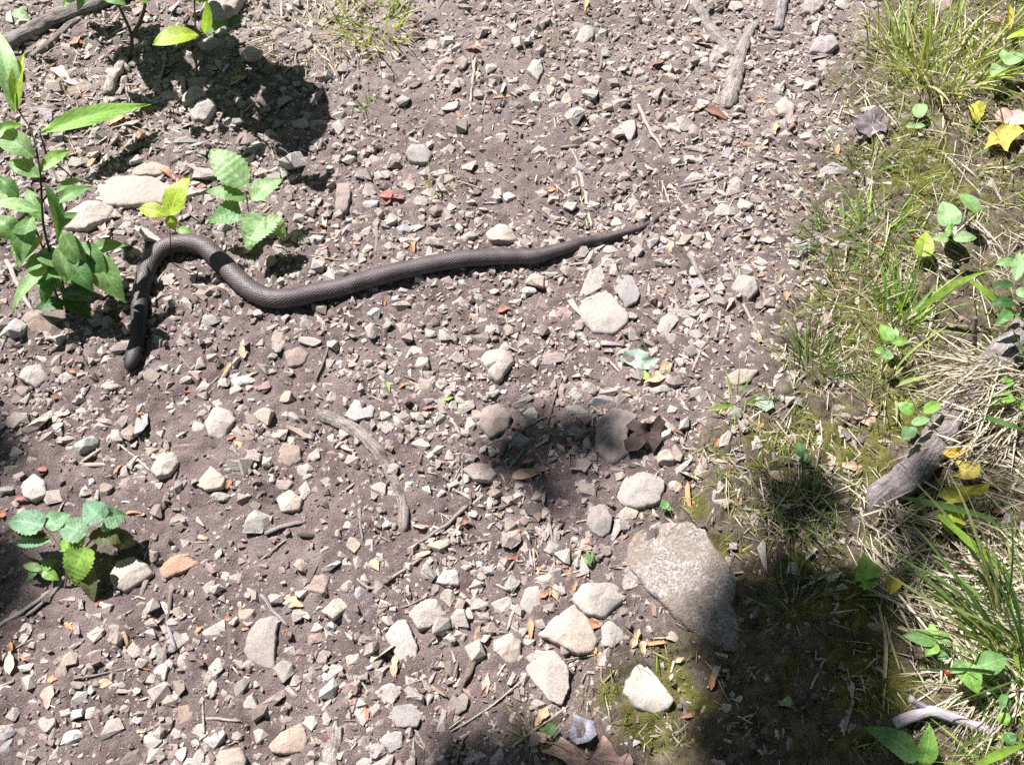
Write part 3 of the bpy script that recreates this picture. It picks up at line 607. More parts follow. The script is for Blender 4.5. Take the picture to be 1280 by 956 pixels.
# ------------------------------------------------------------------ loose stones: crop, then x y w h colour
LOOSE = {
 TA: "735 310 75 50 t,640 365 70 55 p,945 215 80 75 p,1060 380 60 45 p,1115 465 90 55 p,1190 465 80 50 p,1010 505 70 45 p,1090 605 100 75 p,915 520 60 70 b,850 485 40 30 p,1180 285 60 40 p,770 655 100 70 p,690 605 60 40 p,690 530 90 45 p,500 600 80 50 p,780 170 80 60 p,590 210 50 60 b,700 210 50 60 p,900 190 70 60 d,1040 130 80 70 b,1215 745 50 40 p,1245 640 40 40 w,1110 845 50 30 p,1100 885 70 50 p,1170 895 70 50 p,520 940 60 30 p,370 500 70 55 g,740 540 60 40 p,560 875 130 60 w,690 890 90 50 w,300 330 90 50 t,330 540 60 40 v,1040 660 70 40 p,1150 700 40 30 t,1010 450 40 30 t,870 590 40 40 b,430 800 60 40 t,200 330 80 50 t,590 330 50 40 p,1260 480 50 60 p",  # dark and brown stones under the sapling have its shade in their colour
 TB: "530 135 55 60 p,390 235 60 55 t,455 240 40 60 t,345 275 60 60 b,890 105 60 50 b,645 300 50 45 p,575 305 55 50 t,690 330 35 40 p,730 365 55 50 p,655 400 55 60 t,800 398 50 45 p,410 400 70 55 p,235 380 55 45 g,40 395 45 35 p,255 468 45 30 t,380 465 55 40 b,175 515 50 40 p,335 540 35 40 p,200 605 60 65 t,485 575 40 40 w,280 530 60 35 p,375 510 45 50 p,510 640 60 40 t,550 615 35 30 p,740 560 65 45 p,715 530 50 35 p,775 470 45 35 p,875 440 80 75 p,845 375 40 70 p,930 355 65 70 p,1035 385 75 50 p,950 440 60 40 t,990 435 35 35 p,1215 305 70 60 p,630 735 50 45 w,585 720 55 45 t,445 755 55 65 t,360 780 60 65 b,750 725 40 40 p,795 745 40 40 t,855 770 50 55 p,800 815 45 40 p,700 835 45 40 p,670 850 40 30 p,480 885 60 50 p,240 855 60 65 v,190 920 60 50 p,90 860 65 50 p,115 765 60 50 w,60 795 45 40 p,30 815 50 35 p,240 900 50 35 p,1250 605 45 40 w,895 625 45 50 g,1010 605 50 40 g,950 550 50 40 p,985 545 35 35 p,945 490 45 40 b,700 590 50 40 r,440 540 35 30 p,465 25 60 45 p,375 20 40 40 p,575 10 50 30 p,870 45 30 25 p,1045 10 40 30 w,1250 475 60 90 p,780 150 30 25 p,120 560 40 40 p,60 500 45 35 p,70 540 50 40 b,160 370 45 50 t,190 395 40 45 b,1130 560 45 35 p,1090 580 35 30 b,1180 640 40 30 p,1230 700 40 35 p,1150 330 40 30 t,1080 210 50 45 b,1010 240 40 30 p,440 850 40 40 p,770 780 45 40 t,20 900 50 40 p,100 930 50 40 p,330 720 55 45 p,760 515 40 35 p,815 430 45 40 b,790 575 35 40 b,850 510 40 35 p,1170 480 50 30 b,820 620 45 40 t,900 800 40 35 p,960 780 40 30 p,1030 830 50 40 p,1000 920 60 30 p,900 945 60 25 p",
 TC: "605 20 55 45 p,620 255 60 40 g,655 290 55 45 b,425 140 60 40 p,130 220 70 65 g,285 275 45 35 p,490 590 50 45 d,25 470 75 70 p,180 575 50 45 v,35 590 55 45 p,50 665 85 50 p,210 695 70 65 p,160 720 50 45 p,240 765 60 60 p,90 735 60 40 d,165 790 80 65 p,220 890 55 50 p,470 930 80 60 v,55 890 50 35 p,875 525 35 25 w,690 150 90 60 g,245 475 70 30 p,460 395 45 35 p,120 500 50 40 p,260 160 50 40 p,340 130 50 35 p,100 330 45 35 p,60 80 50 40 p,210 30 60 40 p,140 40 45 35 p,300 20 50 35 p,320 260 40 30 p,90 430 40 30 p,330 620 60 35 p,400 700 50 30 p,100 800 50 40 p,50 830 40 30 p,290 830 60 40 p,340 900 50 35 p,420 850 45 30 p,740 265 50 40 g,1180 140 70 50 t,420 530 40 30 p,20 150 45 35 p,270 690 45 30 p,160 650 40 30 p,100 920 45 35 t,20 780 40 35 p,230 110 50 35 p,440 300 60 40 p",
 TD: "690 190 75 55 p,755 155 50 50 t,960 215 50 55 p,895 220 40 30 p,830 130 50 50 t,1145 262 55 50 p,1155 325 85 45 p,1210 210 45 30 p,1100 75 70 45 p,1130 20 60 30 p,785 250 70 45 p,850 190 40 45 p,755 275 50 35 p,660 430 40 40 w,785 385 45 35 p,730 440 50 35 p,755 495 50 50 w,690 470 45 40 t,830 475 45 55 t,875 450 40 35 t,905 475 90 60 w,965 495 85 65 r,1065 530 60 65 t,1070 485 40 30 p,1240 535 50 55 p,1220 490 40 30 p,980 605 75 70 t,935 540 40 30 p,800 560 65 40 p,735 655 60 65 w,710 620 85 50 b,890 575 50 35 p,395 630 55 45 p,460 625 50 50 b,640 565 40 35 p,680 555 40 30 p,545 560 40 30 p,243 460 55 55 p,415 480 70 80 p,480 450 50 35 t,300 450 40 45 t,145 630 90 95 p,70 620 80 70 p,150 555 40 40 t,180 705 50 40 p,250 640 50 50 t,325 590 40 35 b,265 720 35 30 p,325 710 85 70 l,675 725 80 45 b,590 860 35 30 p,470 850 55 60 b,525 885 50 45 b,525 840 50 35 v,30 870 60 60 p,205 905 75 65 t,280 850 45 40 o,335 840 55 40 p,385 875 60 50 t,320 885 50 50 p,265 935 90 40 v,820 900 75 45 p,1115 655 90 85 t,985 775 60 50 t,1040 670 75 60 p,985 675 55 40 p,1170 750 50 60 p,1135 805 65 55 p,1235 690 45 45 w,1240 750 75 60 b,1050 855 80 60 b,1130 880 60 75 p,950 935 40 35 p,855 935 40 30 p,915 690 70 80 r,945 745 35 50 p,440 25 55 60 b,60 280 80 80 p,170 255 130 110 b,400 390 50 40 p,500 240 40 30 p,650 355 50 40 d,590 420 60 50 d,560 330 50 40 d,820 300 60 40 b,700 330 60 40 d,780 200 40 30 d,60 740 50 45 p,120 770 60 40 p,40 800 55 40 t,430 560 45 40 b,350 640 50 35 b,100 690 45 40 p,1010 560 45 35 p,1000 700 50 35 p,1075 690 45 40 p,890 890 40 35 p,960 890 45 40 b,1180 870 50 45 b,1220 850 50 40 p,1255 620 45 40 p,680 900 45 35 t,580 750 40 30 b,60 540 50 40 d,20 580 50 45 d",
 TE: "995 35 50 50 p,735 95 80 90 t,840 60 50 60 t,785 70 50 35 p,700 140 50 50 p,800 125 45 55 p,865 160 45 35 p,760 190 60 70 r,830 225 70 60 r,650 175 55 40 p,570 140 40 40 p,630 100 30 30 p,500 70 40 40 p,510 150 40 50 p,470 150 35 30 p,445 180 60 50 p,530 205 40 50 p,215 170 45 45 p,230 135 45 30 p,125 225 50 50 p,335 230 45 50 p,250 228 45 30 p,125 285 60 65 p,225 275 45 60 t,335 298 50 55 p,175 250 35 35 p,80 190 40 30 w,40 225 40 35 p,405 95 40 30 p,85 318 30 22 p,155 310 30 20 p,700 330 40 45 t,735 285 40 35 p,650 300 45 40 p,680 405 35 30 t,730 405 40 50 t,800 385 85 80 b,780 440 50 25 w,670 500 45 35 g,305 412 55 60 p,275 370 55 60 p,400 435 60 60 t,445 470 45 40 p,190 355 45 35 p,210 415 35 30 p,185 440 40 30 p,160 465 35 35 p,15 440 35 35 w,45 410 35 30 p,205 460 30 35 p,520 520 30 20 p,470 570 65 60 t,285 600 50 45 p,320 635 55 45 p,370 615 40 45 w,355 675 60 45 p,680 550 75 65 b,665 695 85 60 g,570 735 42 45 p,340 750 45 50 w,410 780 45 35 p,480 640 50 80 w,145 870 60 50 p,125 915 45 30 p,270 870 55 50 p,240 825 50 35 p,325 880 40 40 p,375 890 35 40 p,310 825 35 30 p,720 875 40 45 t,880 530 55 55 g,930 500 65 55 g,970 555 95 60 g,880 585 85 45 g,820 550 60 40 b,990 480 55 40 g,1035 500 45 45 p,1070 470 40 30 b,1190 505 80 45 g,900 860 55 55 g,1250 860 55 55 t,1215 760 70 70 t,900 310 50 40 p,940 330 40 30 p,1235 320 60 45 p,1200 145 45 35 r,1150 125 35 30 p,1085 225 45 40 p,1130 275 50 45 r,1255 510 45 40 b,970 405 50 35 p,815 920 55 45 b,760 945 60 30 b,690 930 50 40 b,590 240 50 40 r,610 205 50 45 r,640 250 35 30 p,420 265 40 30 p,300 180 40 35 b,380 170 35 30 p,560 60 40 35 p,640 60 35 25 w,250 500 40 35 p,340 470 40 35 p,420 560 40 40 p,230 560 40 35 p,170 600 50 35 p,220 620 45 40 p,440 410 40 35 p,500 410 35 35 p,760 340 45 40 b,860 380 40 40 b,870 430 45 35 b,720 450 50 35 b,760 520 45 40 b,850 490 45 35 b,620 480 40 30 b,1040 20 40 35 p,1100 40 45 30 p,1180 60 45 30 p,1240 40 45 35 p,1220 100 40 30 p,1180 215 40 30 p,620 845 40 40 b,390 830 40 35 p,1000 860 70 50 d",
 TF: "145 125 50 40 p,75 805 55 45 p,260 710 80 60 p,165 690 50 80 p,225 340 40 20 p,185 245 50 35 p,435 545 50 55 g,315 550 70 60 l,1020 270 40 25 t,480 0 60 30 v,100 40 50 40 p,60 90 45 30 p,140 60 40 30 p,200 40 50 35 p,300 30 60 40 p,40 250 60 35 p,60 300 50 35 p,120 400 60 35 p,260 290 50 30 p,300 260 45 30 p,230 560 40 30 p,90 620 50 35 t,60 360 40 35 v,160 330 40 30 t",
 TG: "675 48 80 55 p,895 40 35 35 p,960 60 100 90 p,625 105 80 50 b,690 130 50 40 t,645 145 35 30 p,520 110 50 45 b,605 65 45 40 p,840 248 42 38 p,955 208 35 30 w,995 265 40 30 p,815 285 40 30 p,1125 210 70 60 t,1235 215 65 50 p,1190 285 85 90 b,935 295 50 60 b,710 320 40 35 p,880 325 50 35 b,855 365 45 25 w,915 395 90 70 t,970 350 50 60 b,965 405 40 30 p,1110 400 50 50 p,245 345 70 70 b,360 465 75 70 p,325 405 35 35 p,365 410 45 45 p,90 465 60 80 w,300 553 45 50 p,350 545 60 50 b,570 420 45 40 p,665 410 55 45 p,560 460 50 40 p,535 385 45 45 t,695 475 50 35 p,680 525 30 30 p,810 590 65 70 p,600 605 65 65 p,632 575 50 40 p,625 650 45 30 p,458 642 50 62 g,735 455 28 30 o,735 655 55 60 r,790 668 40 70 p,815 520 45 30 w,1055 610 80 80 t,1015 715 90 90 b,935 725 55 85 p,615 700 55 45 p,660 700 40 50 p,700 755 110 100 b,605 810 75 65 b,620 760 32 30 p,295 708 50 70 p,345 755 60 45 p,290 765 45 45 p,185 790 75 75 p,205 825 45 55 p,270 855 80 60 w,255 918 50 40 p,308 918 48 40 w,285 805 40 30 p,50 762 50 55 p,125 725 40 35 p,115 755 40 30 p,400 860 35 55 p,485 835 45 35 b,205 905 40 60 v,745 830 60 55 p,640 880 45 35 p,675 910 45 50 p,500 925 110 70 d,380 925 100 60 r,1155 800 55 55 p,1205 720 55 65 p,1250 750 45 45 p,990 800 60 45 t,1245 610 60 60 p,1215 630 40 40 w,1225 465 45 40 p,1255 525 45 30 w,1235 435 40 30 w,1165 490 75 70 r,1190 550 90 50 b,1140 630 40 40 p,915 632 32 22 w,1080 660 30 25 w,20 890 70 60 g,240 640 45 40 b,80 830 60 50 b,30 840 60 50 v,430 740 40 35 b,520 700 40 35 b,560 560 35 30 p,480 540 40 30 b,640 490 45 35 b,850 700 50 40 b,830 745 50 35 b,880 790 40 30 p,700 590 35 30 p,880 560 40 30 p,1090 560 35 30 p,1180 440 45 35 p,1120 310 45 40 p,1180 350 40 30 p,1060 780 50 35 b,760 760 40 35 b,1110 740 45 40 b,1180 860 50 45 b,550 880 45 40 b,330 870 40 35 b,160 850 40 35 b,130 900 45 35 b,690 850 40 40 p,800 790 45 30 b",
 TH: "50 130 50 70 p,105 140 50 60 p,375 135 95 55 t,635 115 75 75 p,690 145 45 70 p,790 150 55 55 g,1070 20 80 60 p,515 213 38 45 w,555 93 55 28 p,660 40 28 28 p,757 68 25 25 p,30 285 55 60 p,75 310 60 50 v,400 335 60 70 p,440 415 75 80 p,480 390 50 50 p,405 485 55 55 p,440 465 40 35 p,640 280 60 65 p,600 360 85 60 p,765 270 80 60 p,560 445 60 50 t,30 385 65 75 p,25 480 60 60 w,40 565 70 45 p,108 578 55 45 p,185 685 80 70 p,275 700 85 75 p,140 900 65 60 g,75 930 100 60 p,410 755 70 110 d,485 680 55 95 t,540 780 45 55 d,585 660 40 40 w,575 790 25 35 w,405 600 45 65 b,15 340 35 50 p,160 250 60 45 b,255 935 50 35 d,175 940 50 30 p,690 15 50 35 p,760 15 45 40 p,270 245 50 40 b,170 60 60 40 p,230 130 40 35 p,30 60 45 40 p,330 60 50 35 b,330 300 45 35 b,530 290 50 40 b,580 250 40 35 b,700 230 45 40 b,560 30 45 35 p,500 15 50 40 p,120 350 50 40 b,90 480 50 40 b,130 640 50 45 b,60 640 50 50 p,30 720 45 50 p,350 650 45 50 b,330 560 40 40 b,530 560 35 30 b,60 850 40 35 p,100 820 35 30 p,320 740 35 30 p,20 200 45 50 p,700 90 35 30 p,860 60 45 35 b,890 110 40 35 b,740 120 45 35 b,590 320 35 25 p",
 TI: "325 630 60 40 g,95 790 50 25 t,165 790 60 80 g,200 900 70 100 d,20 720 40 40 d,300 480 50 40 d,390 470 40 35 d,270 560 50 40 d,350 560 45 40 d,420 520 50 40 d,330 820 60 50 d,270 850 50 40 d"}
r0 = np.random.default_rng(11)
PROTO = []
for k in range(40):
    v, f = rock_proto(int(r0.integers(11, 18)), r0, bev=.10)
    me = bpy.data.meshes.new("stone"); me.from_pydata(v.tolist(), [], f.tolist()); me.materials.append(M_STONE); PROTO.append((me, v, f))
loose = []
for t, txt in LOOSE.items():
    for it in txt.split(","):
        a = it.split(); x, y, w, h = map(float, a[:4]); px, py = t(x, y); loose.append((px, py, w / S, h / S, a[4]))
loose.sort(key=lambda s: -s[2] * s[3])
rest_P, rest_S, rest_R, rest_C = [], [], [], []
for i, (px, py, w, h, c) in enumerate(loose):
    p = at(px, py, .003); m = mpp(p); hw = w * m * .52
    hd = h * m * .52; hz = min(hw, hd) * r0.uniform(.55, .85)
    sink = r0.uniform(.25, .75) * hz
    if c in 'bdr': hz *= .75
    z = float(gh(p[0], p[1])) + hz - sink - .002
    p = at(px, py, max(hz * .5 - sink * .5, .001))
    ang = r0.normal() * .25 + (math.pi if r0.random() < .5 else 0)
    occupy(p[0], p[1], hw * .9, hd * .9)
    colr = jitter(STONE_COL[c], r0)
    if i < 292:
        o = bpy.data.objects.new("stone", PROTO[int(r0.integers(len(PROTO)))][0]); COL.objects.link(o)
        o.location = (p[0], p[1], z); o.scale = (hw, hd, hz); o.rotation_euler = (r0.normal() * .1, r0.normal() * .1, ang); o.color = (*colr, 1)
        el = w / h
        adj = [STONE_WORD[c]] + (["wide"] if el > 1.35 else ["tall"] if el < .8 else ["rounded"])
        pend(o, adj, "stone", "stone", "loose stones on the trail", px, py, w * h)
    else:
        rest_P.append((p[0], p[1], z)); rest_S.append((hw, hd, hz)); rest_R.append(ang); rest_C.append(colr)

for a_, b_, c_ in [(797, 449, 20), (729, 909, 16), (700, 945, 16), (735, 948, 38), (775, 950, 22), (1088, 157, 18), (1240, 178, 22), (955, 505, 10)]:
    q = at(a_, b_); occupy(q[0], q[1], c_ * mpp(q))
# ------------------------------------------------------------------ gravel and crumbs nobody could count
bare = [(690, 200, 60), (370, 770, 70), (640, 240, 45), (130, 760, 60), (430, 520, 30), (600, 860, 50), (700, 590, 45), (250, 660, 45), (340, 660, 60), (500, 620, 30), (450, 430, 20), (330, 500, 35), (620, 30, 60), (150, 920, 50)]
def gravel_field(n, lo, hi, sig, bankp, seed):
    r = np.random.default_rng(seed)
    x, y = r.uniform(-1.35, 1.35, n), r.uniform(-.78, 1.25, n)
    dens = .78 + .6 * vn(x * 4.5, y * 4.5, 41) + .2 * sstep(-.1, .5, y) + .55 * vn(x * 15, y * 15, 42) - .5 * sstep(-.5, -.75, x) * sstep(.2, .4, y)
    for a, b, c in bare:
        q = flat(a, b); rr = c * mpp(q); dens -= .6 * np.exp(-((x - q[0]) ** 2 + (y - q[1]) ** 2) / rr ** 2)
    if sig < .0024: dens = np.full(n, .62) + .35 * vn(x * 9, y * 9, 43)
    bk_ = bank(x, y); dens = dens * (1 - bk_) + bankp * bk_
    keep = (r.uniform(0, 1, n) < dens) & ~(occupied(x, y) & (sig > .003))
    x, y = x[keep], y[keep]; n = len(x)
    s = np.clip(np.exp(r.normal(math.log(sig), .45, n)), lo, hi)
    return r, x, y, s, n
def stone_palette(r, n, wts):
    keys = list(wts); pr = np.array([wts[k] for k in keys], float); pr /= pr.sum()
    base = np.array([STONE_COL[k] for k in keys])[r.choice(len(keys), n, p=pr)]
    d = r.uniform(0, .62, (n, 1)) ** 1.2; base = base * (1 - d) + np.array([[.27, .215, .195]]) * d
    return np.clip(base * (1 + r.normal(size=(n, 1)) * .12), .02, .85)
def gravel(name, label, n_try, lo, hi, sig, sub, seed, extra):
    protos = [rock_proto(int(r0.integers(9, 14)) if sub else 8, r0) for _ in range(24)]
    r, x, y, s, n = gravel_field(n_try, lo, hi, sig, .10, seed)
    sc = np.c_[s * r.uniform(.8, 1.4, n), s * r.uniform(.7, 1.2, n), s * r.uniform(.45, .9, n)]
    P = np.c_[x, y, gh(x, y) + fine(x, y) * .6 + sc[:, 2] * r.uniform(-.25, .65, n)]
    C = stone_palette(r, n, {'p': 7, 't': 2.6, 'b': 1.1, 'g': .9, 'w': 1.1, 'r': .45, 'd': .25}); R_ = r.uniform(0, 6.28, n)
    if extra:
        P = np.vstack([P, rest_P]); sc = np.vstack([sc, rest_S]); C = np.vstack([C, rest_C]); R_ = np.r_[R_, rest_R]
    tag(scatter(name, protos, P, sc, R_, C, M_STONES, tilt=.2), label, "gravel", kind="stuff")
gravel("gravel", "pale grey and tan gravel strewn over the dirt path", 23000, .0030, .0120, .0054, 1, 51, True)
gravel("fine_gravel", "fine grit of light stone chips between the gravel", 54000, .0014, .0050, .0026, 0, 53, False)
"""
sc = np.c_[s * r.uniform(.8, 1.35, n), s * r.uniform(.75, 1.2, n), s * r.uniform(.5, .9, n)]
P = np.c_[x, y, gh(x, y) + fine(x, y) * .6 + sc[:, 2] * r.uniform(.15, .8, n)]
C = stone_palette(r, n, {'p': 5, 't': 2.5, 'b': 2.2, 'g': 1.2, 'w': .8, 'r': .6, 'd': .6})
P = np.vstack([P, rest_P]); sc = np.vstack([sc, rest_S]); C = np.vstack([C, rest_C]); R_ = np.r_[r.uniform(0, 6.28, n), rest_R]
"""
r, x, y, s, n = gravel_field(50000, .0008, .0055, .0020, .7, 52)
sc = np.c_[s * r.uniform(.8, 1.4, n), s, s * r.uniform(.6, 1, n)]
P = np.c_[x, y, gh(x, y) + fine(x, y) * .8 + sc[:, 2] * r.uniform(.2, .9, n)]
C = np.where(r.uniform(0, 1, (n, 1)) < .5, np.array([[.21, .158, .145]]), np.array([[.33, .272, .25]])) * (1 + r.normal(size=(n, 1)) * .2)
bk_ = bank(x, y)[:, None]; C = C * (1 - .5 * bk_)
g = scatter("soil_crumbs", [rock_proto(7, r0) for _ in range(10)], P, sc, r.uniform(0, 6.28, n), np.clip(C, .01, .6), M_STONES)
tag(g, "brown crumbs of soil and grit between the stones", "soil", kind="stuff")

# ------------------------------------------------------------------ roots, branches, twigs, straws
WOOD_COL = {'g': (.27, .24, .23), 'd': (.085, .068, .06), 'b': (.24, .19, .165), 's': (.50, .44, .35), 'p': (.42, .37, .33), 'v': (.30, .275, .285), 't': (.36, .26, .18)}
WOOD_WORD = {'g': "weathered grey", 'd': "dark brown", 'b': "brown", 's': "pale straw coloured", 'p': "bleached", 'v': "purplish grey", 't': "tan"}
def tube(pts, wpx, r, sides=8, bark=0.0, taper=.55, sinkf=.3, lump=.10, lift=0.0, dense=.004, flatten=.85, heights=None, ends=None):
    """tube lying on the ground through photo points; returns V, F, UV and the mid point"""
    W = []
    for i, (px, py) in enumerate(pts):
        h = heights[i] if heights else 0.0
        q = at(px, py, h); rad = wpx * .5 * mpp(q); W.append([*q, rad])
    W = np.array(W); n0 = max(3, int(10))
    Pc = catmull(W, n0) if len(W) > 2 else np.array([W[0] + (W[1] - W[0]) * k for k in np.linspace(0, 1, 11)])
    d = np.r_[0, np.cumsum(np.linalg.norm(np.diff(Pc[:, :3], axis=0), axis=1))]
    n = int(np.clip(d[-1] / dense, 5, 160)); s = np.linspace(0, d[-1], n); Pc = np.stack([np.interp(s, d, Pc[:, i]) for i in range(4)], 1)
    t = s / d[-1]; rad = Pc[:, 3] * (1 - (1 - taper) * t)
    if ends: rad = rad * np.interp(t, [0, .06, .94, 1], [ends[0], 1, 1, ends[1]])
    if not heights:
        Pc[:, 2] = gh(Pc[:, 0], Pc[:, 1]) + rad * (flatten - sinkf) + lift + .0008
    sd = r.uniform(0, 90)
    wg = np.minimum(rad * .5, .0016); Pc[:, 0] += wg * vn(s * 60 + sd, s * 0, 3); Pc[:, 1] += wg * vn(s * 60 + sd, s * 0 + 7, 4)
    tan = np.gradient(Pc[:, :3], axis=0); tan /= np.linalg.norm(tan, axis=1)[:, None] + 1e-9
    side = np.cross(tan, [0, 0, 1.]); side /= np.linalg.norm(side, axis=1)[:, None] + 1e-9; nr = np.cross(side, tan)
    th = np.linspace(0, 2 * np.pi, sides, endpoint=False); V, UV = [], []
    for i in range(n):
        lm = 1 + lump * vn(np.cos(th) * 1.5 + sd, np.sin(th) * 1.5 + s[i] * 45, 5) + lump * .6 * vn(np.cos(th) * 4 + sd, np.sin(th) * 4 + s[i] * 30, 6)
        if bark: lm = lm + bark * (np.abs(vn(np.cos(th) * 6 + sd, np.sin(th) * 6 + s[i] * 70, 7)) + .6 * vn(th * 4 + sd, th * 0 + s[i] * 160, 8))
        V.append(Pc[i, :3] + (np.cos(th) * rad[i] * lm)[:, None] * side[i] + (np.sin(th) * rad[i] * flatten * lm)[:, None] * nr[i])
        UV.append(np.c_[th * 2.5 + sd, np.full(sides, s[i] * 35)])
    V = np.concatenate(V); UV = np.concatenate(UV); F = []
    for i in range(n - 1):
        for j in range(sides):
            j2 = (j + 1) % sides; F.append((i * sides + j, i * sides + j2, (i + 1) * sides + j2, (i + 1) * sides + j))
    F.append(tuple(range(sides))[::-1]); F.append(tuple(range((n - 1) * sides, n * sides)))
    for q in Pc[::3]: occupy(q[0], q[1], max(rad.mean(), .004))
    return V, F, UV, Pc[n // 2, :3]
r1 = np.random.default_rng(21)
# large wood, each with its own label
def big_wood(name, label, cat, t, pts, w, c, **kw):
    V, F, UV, mid = tube([t(*p) for p in pts], w / S, r1, sides=30, dense=.0025, **kw)
    return tag(link_mesh(name, V, F, M_BARK, origin=mid, color=jitter(np.array(WOOD_COL[c]) * 1.55, r1, .04), uv=UV), label, cat)
fb = empty("fallen_branch", at(*TA(200, 110)))
tag(fb, "weathered grey fallen branch in the top corner", "branch")
for nm, pts, w, tp in (("limb", [(-60, 235), (50, 172), (200, 92), (360, 28), (520, -40)], 62, 1.0), ("side_branch", [(125, 222), (170, 185), (260, 105), (330, 60)], 30, .9)):
    V, F, UV, _ = tube([TA(*p) for p in pts], w / S, r1, sides=18, dense=.005, taper=tp, lump=.16, bark=.14)
    link_mesh(nm, V, F, M_BARK, origin=fb.location, parent=fb, color=(.36, .325, .31), uv=UV)
big_wood("wood_stub", "short bleached wood stub beside the sapling's base", "wood", TA, [(405, 365), (432, 300), (468, 235)], 40, 'p', taper=.9, lift=.004)
yr = empty("forked_root", at(*TC(200, 250)))
tag(yr, "grey forked root crossing the path near the top edge", "root")
for nm, pts, w, tp in (("root_stem", [(172, 412), (190, 335), (212, 250), (235, 175), (285, 85)], 66, .5), ("root_branch", [(205, 215), (160, 165), (105, 105), (60, 15), (40, -20)], 44, .8)):
    V, F, UV, _ = tube([TC(*p) for p in pts], w / S, r1, sides=16, dense=.004, taper=tp, sinkf=.5, lump=.2, bark=.12, ends=(.45, .6))
    link_mesh(nm, V, F, M_BARK, origin=yr.location, parent=yr, color=(.46, .41, .385), uv=UV)
big_wood("root", "short purplish root end entering from the top edge", "root", TC, [(385, -20), (375, 50), (362, 118)], 46, 'v', taper=.7, sinkf=.4)
big_wood("root", "long smooth grey root lying across the middle of the path", "root", TE, [(-85, 592), (0, 628), (80, 675), (150, 752), (205, 850), (240, 945), (232, 1040)], 50, 'b', taper=.7, sinkf=.5, lump=.2, bark=.12, ends=(.4, .5)).color = (.50, .435, .405, 1)
log = big_wood("log", "grey barked log half buried under dry grass on the bank", "log", TF, [(690, 955), (760, 900), (850, 825), (950, 700), (1040, 560), (1160, 420), (1300, 270)], 108, 'g', taper=1.0, sinkf=.3, lump=.09, bark=.13, ends=(.2, 1))
log.color = (.37, .33, .33, 1)
fs = empty("forked_stick", at(*TI(930, 750)))
tag(fs, "forked pale grey stick lying in the lower corner grass", "stick")
for nm, pts, w, hs in (("stick_stem", [(798, 800), (860, 775), (930, 748), (1000, 770), (1080, 800), (1165, 835)], 44, [.006, .012, .02, .018, .014, .01]), ("side_twig", [(858, 705), (885, 722), (925, 745)], 26, [.03, .025, .02])):
    V, F, UV, _ = tube([TI(*p) for p in pts], w / S, r1, sides=14, heights=hs, taper=.8, lump=.12)
    link_mesh(nm, V, F, M_WOOD, origin=fs.location, parent=fs, color=(.42, .38, .42), uv=UV)
big_wood("branch_stub", "small upright grey stub in the shaded moss right of the grass", "stub", TF, [(1098, 372), (1094, 310), (1098, 235)], 22, 'g', heights=[0, .03, .06], taper=.8)
big_wood("wood_chunk", "grey split wood piece at the bottom edge of the path", "wood", TG, [(1246, 815), (1238, 880), (1228, 975)], 62, 'p', taper=1.0, sinkf=.3, flatten=.5, lump=.2)
big_wood("wood_chip", "lavender grey wood chip above the pale flat slab", "wood chip", TH, [(100, 375), (118, 440), (150, 515)], 46, 'v', taper=.6, flatten=.4, lump=.25)
big_wood("knotted_stick", "dark knotted stick end beside the bottom shade", "stick", TH, [(520, 460), (510, 545), (462, 640), (440, 700)], 24, 'b', taper=1.2)

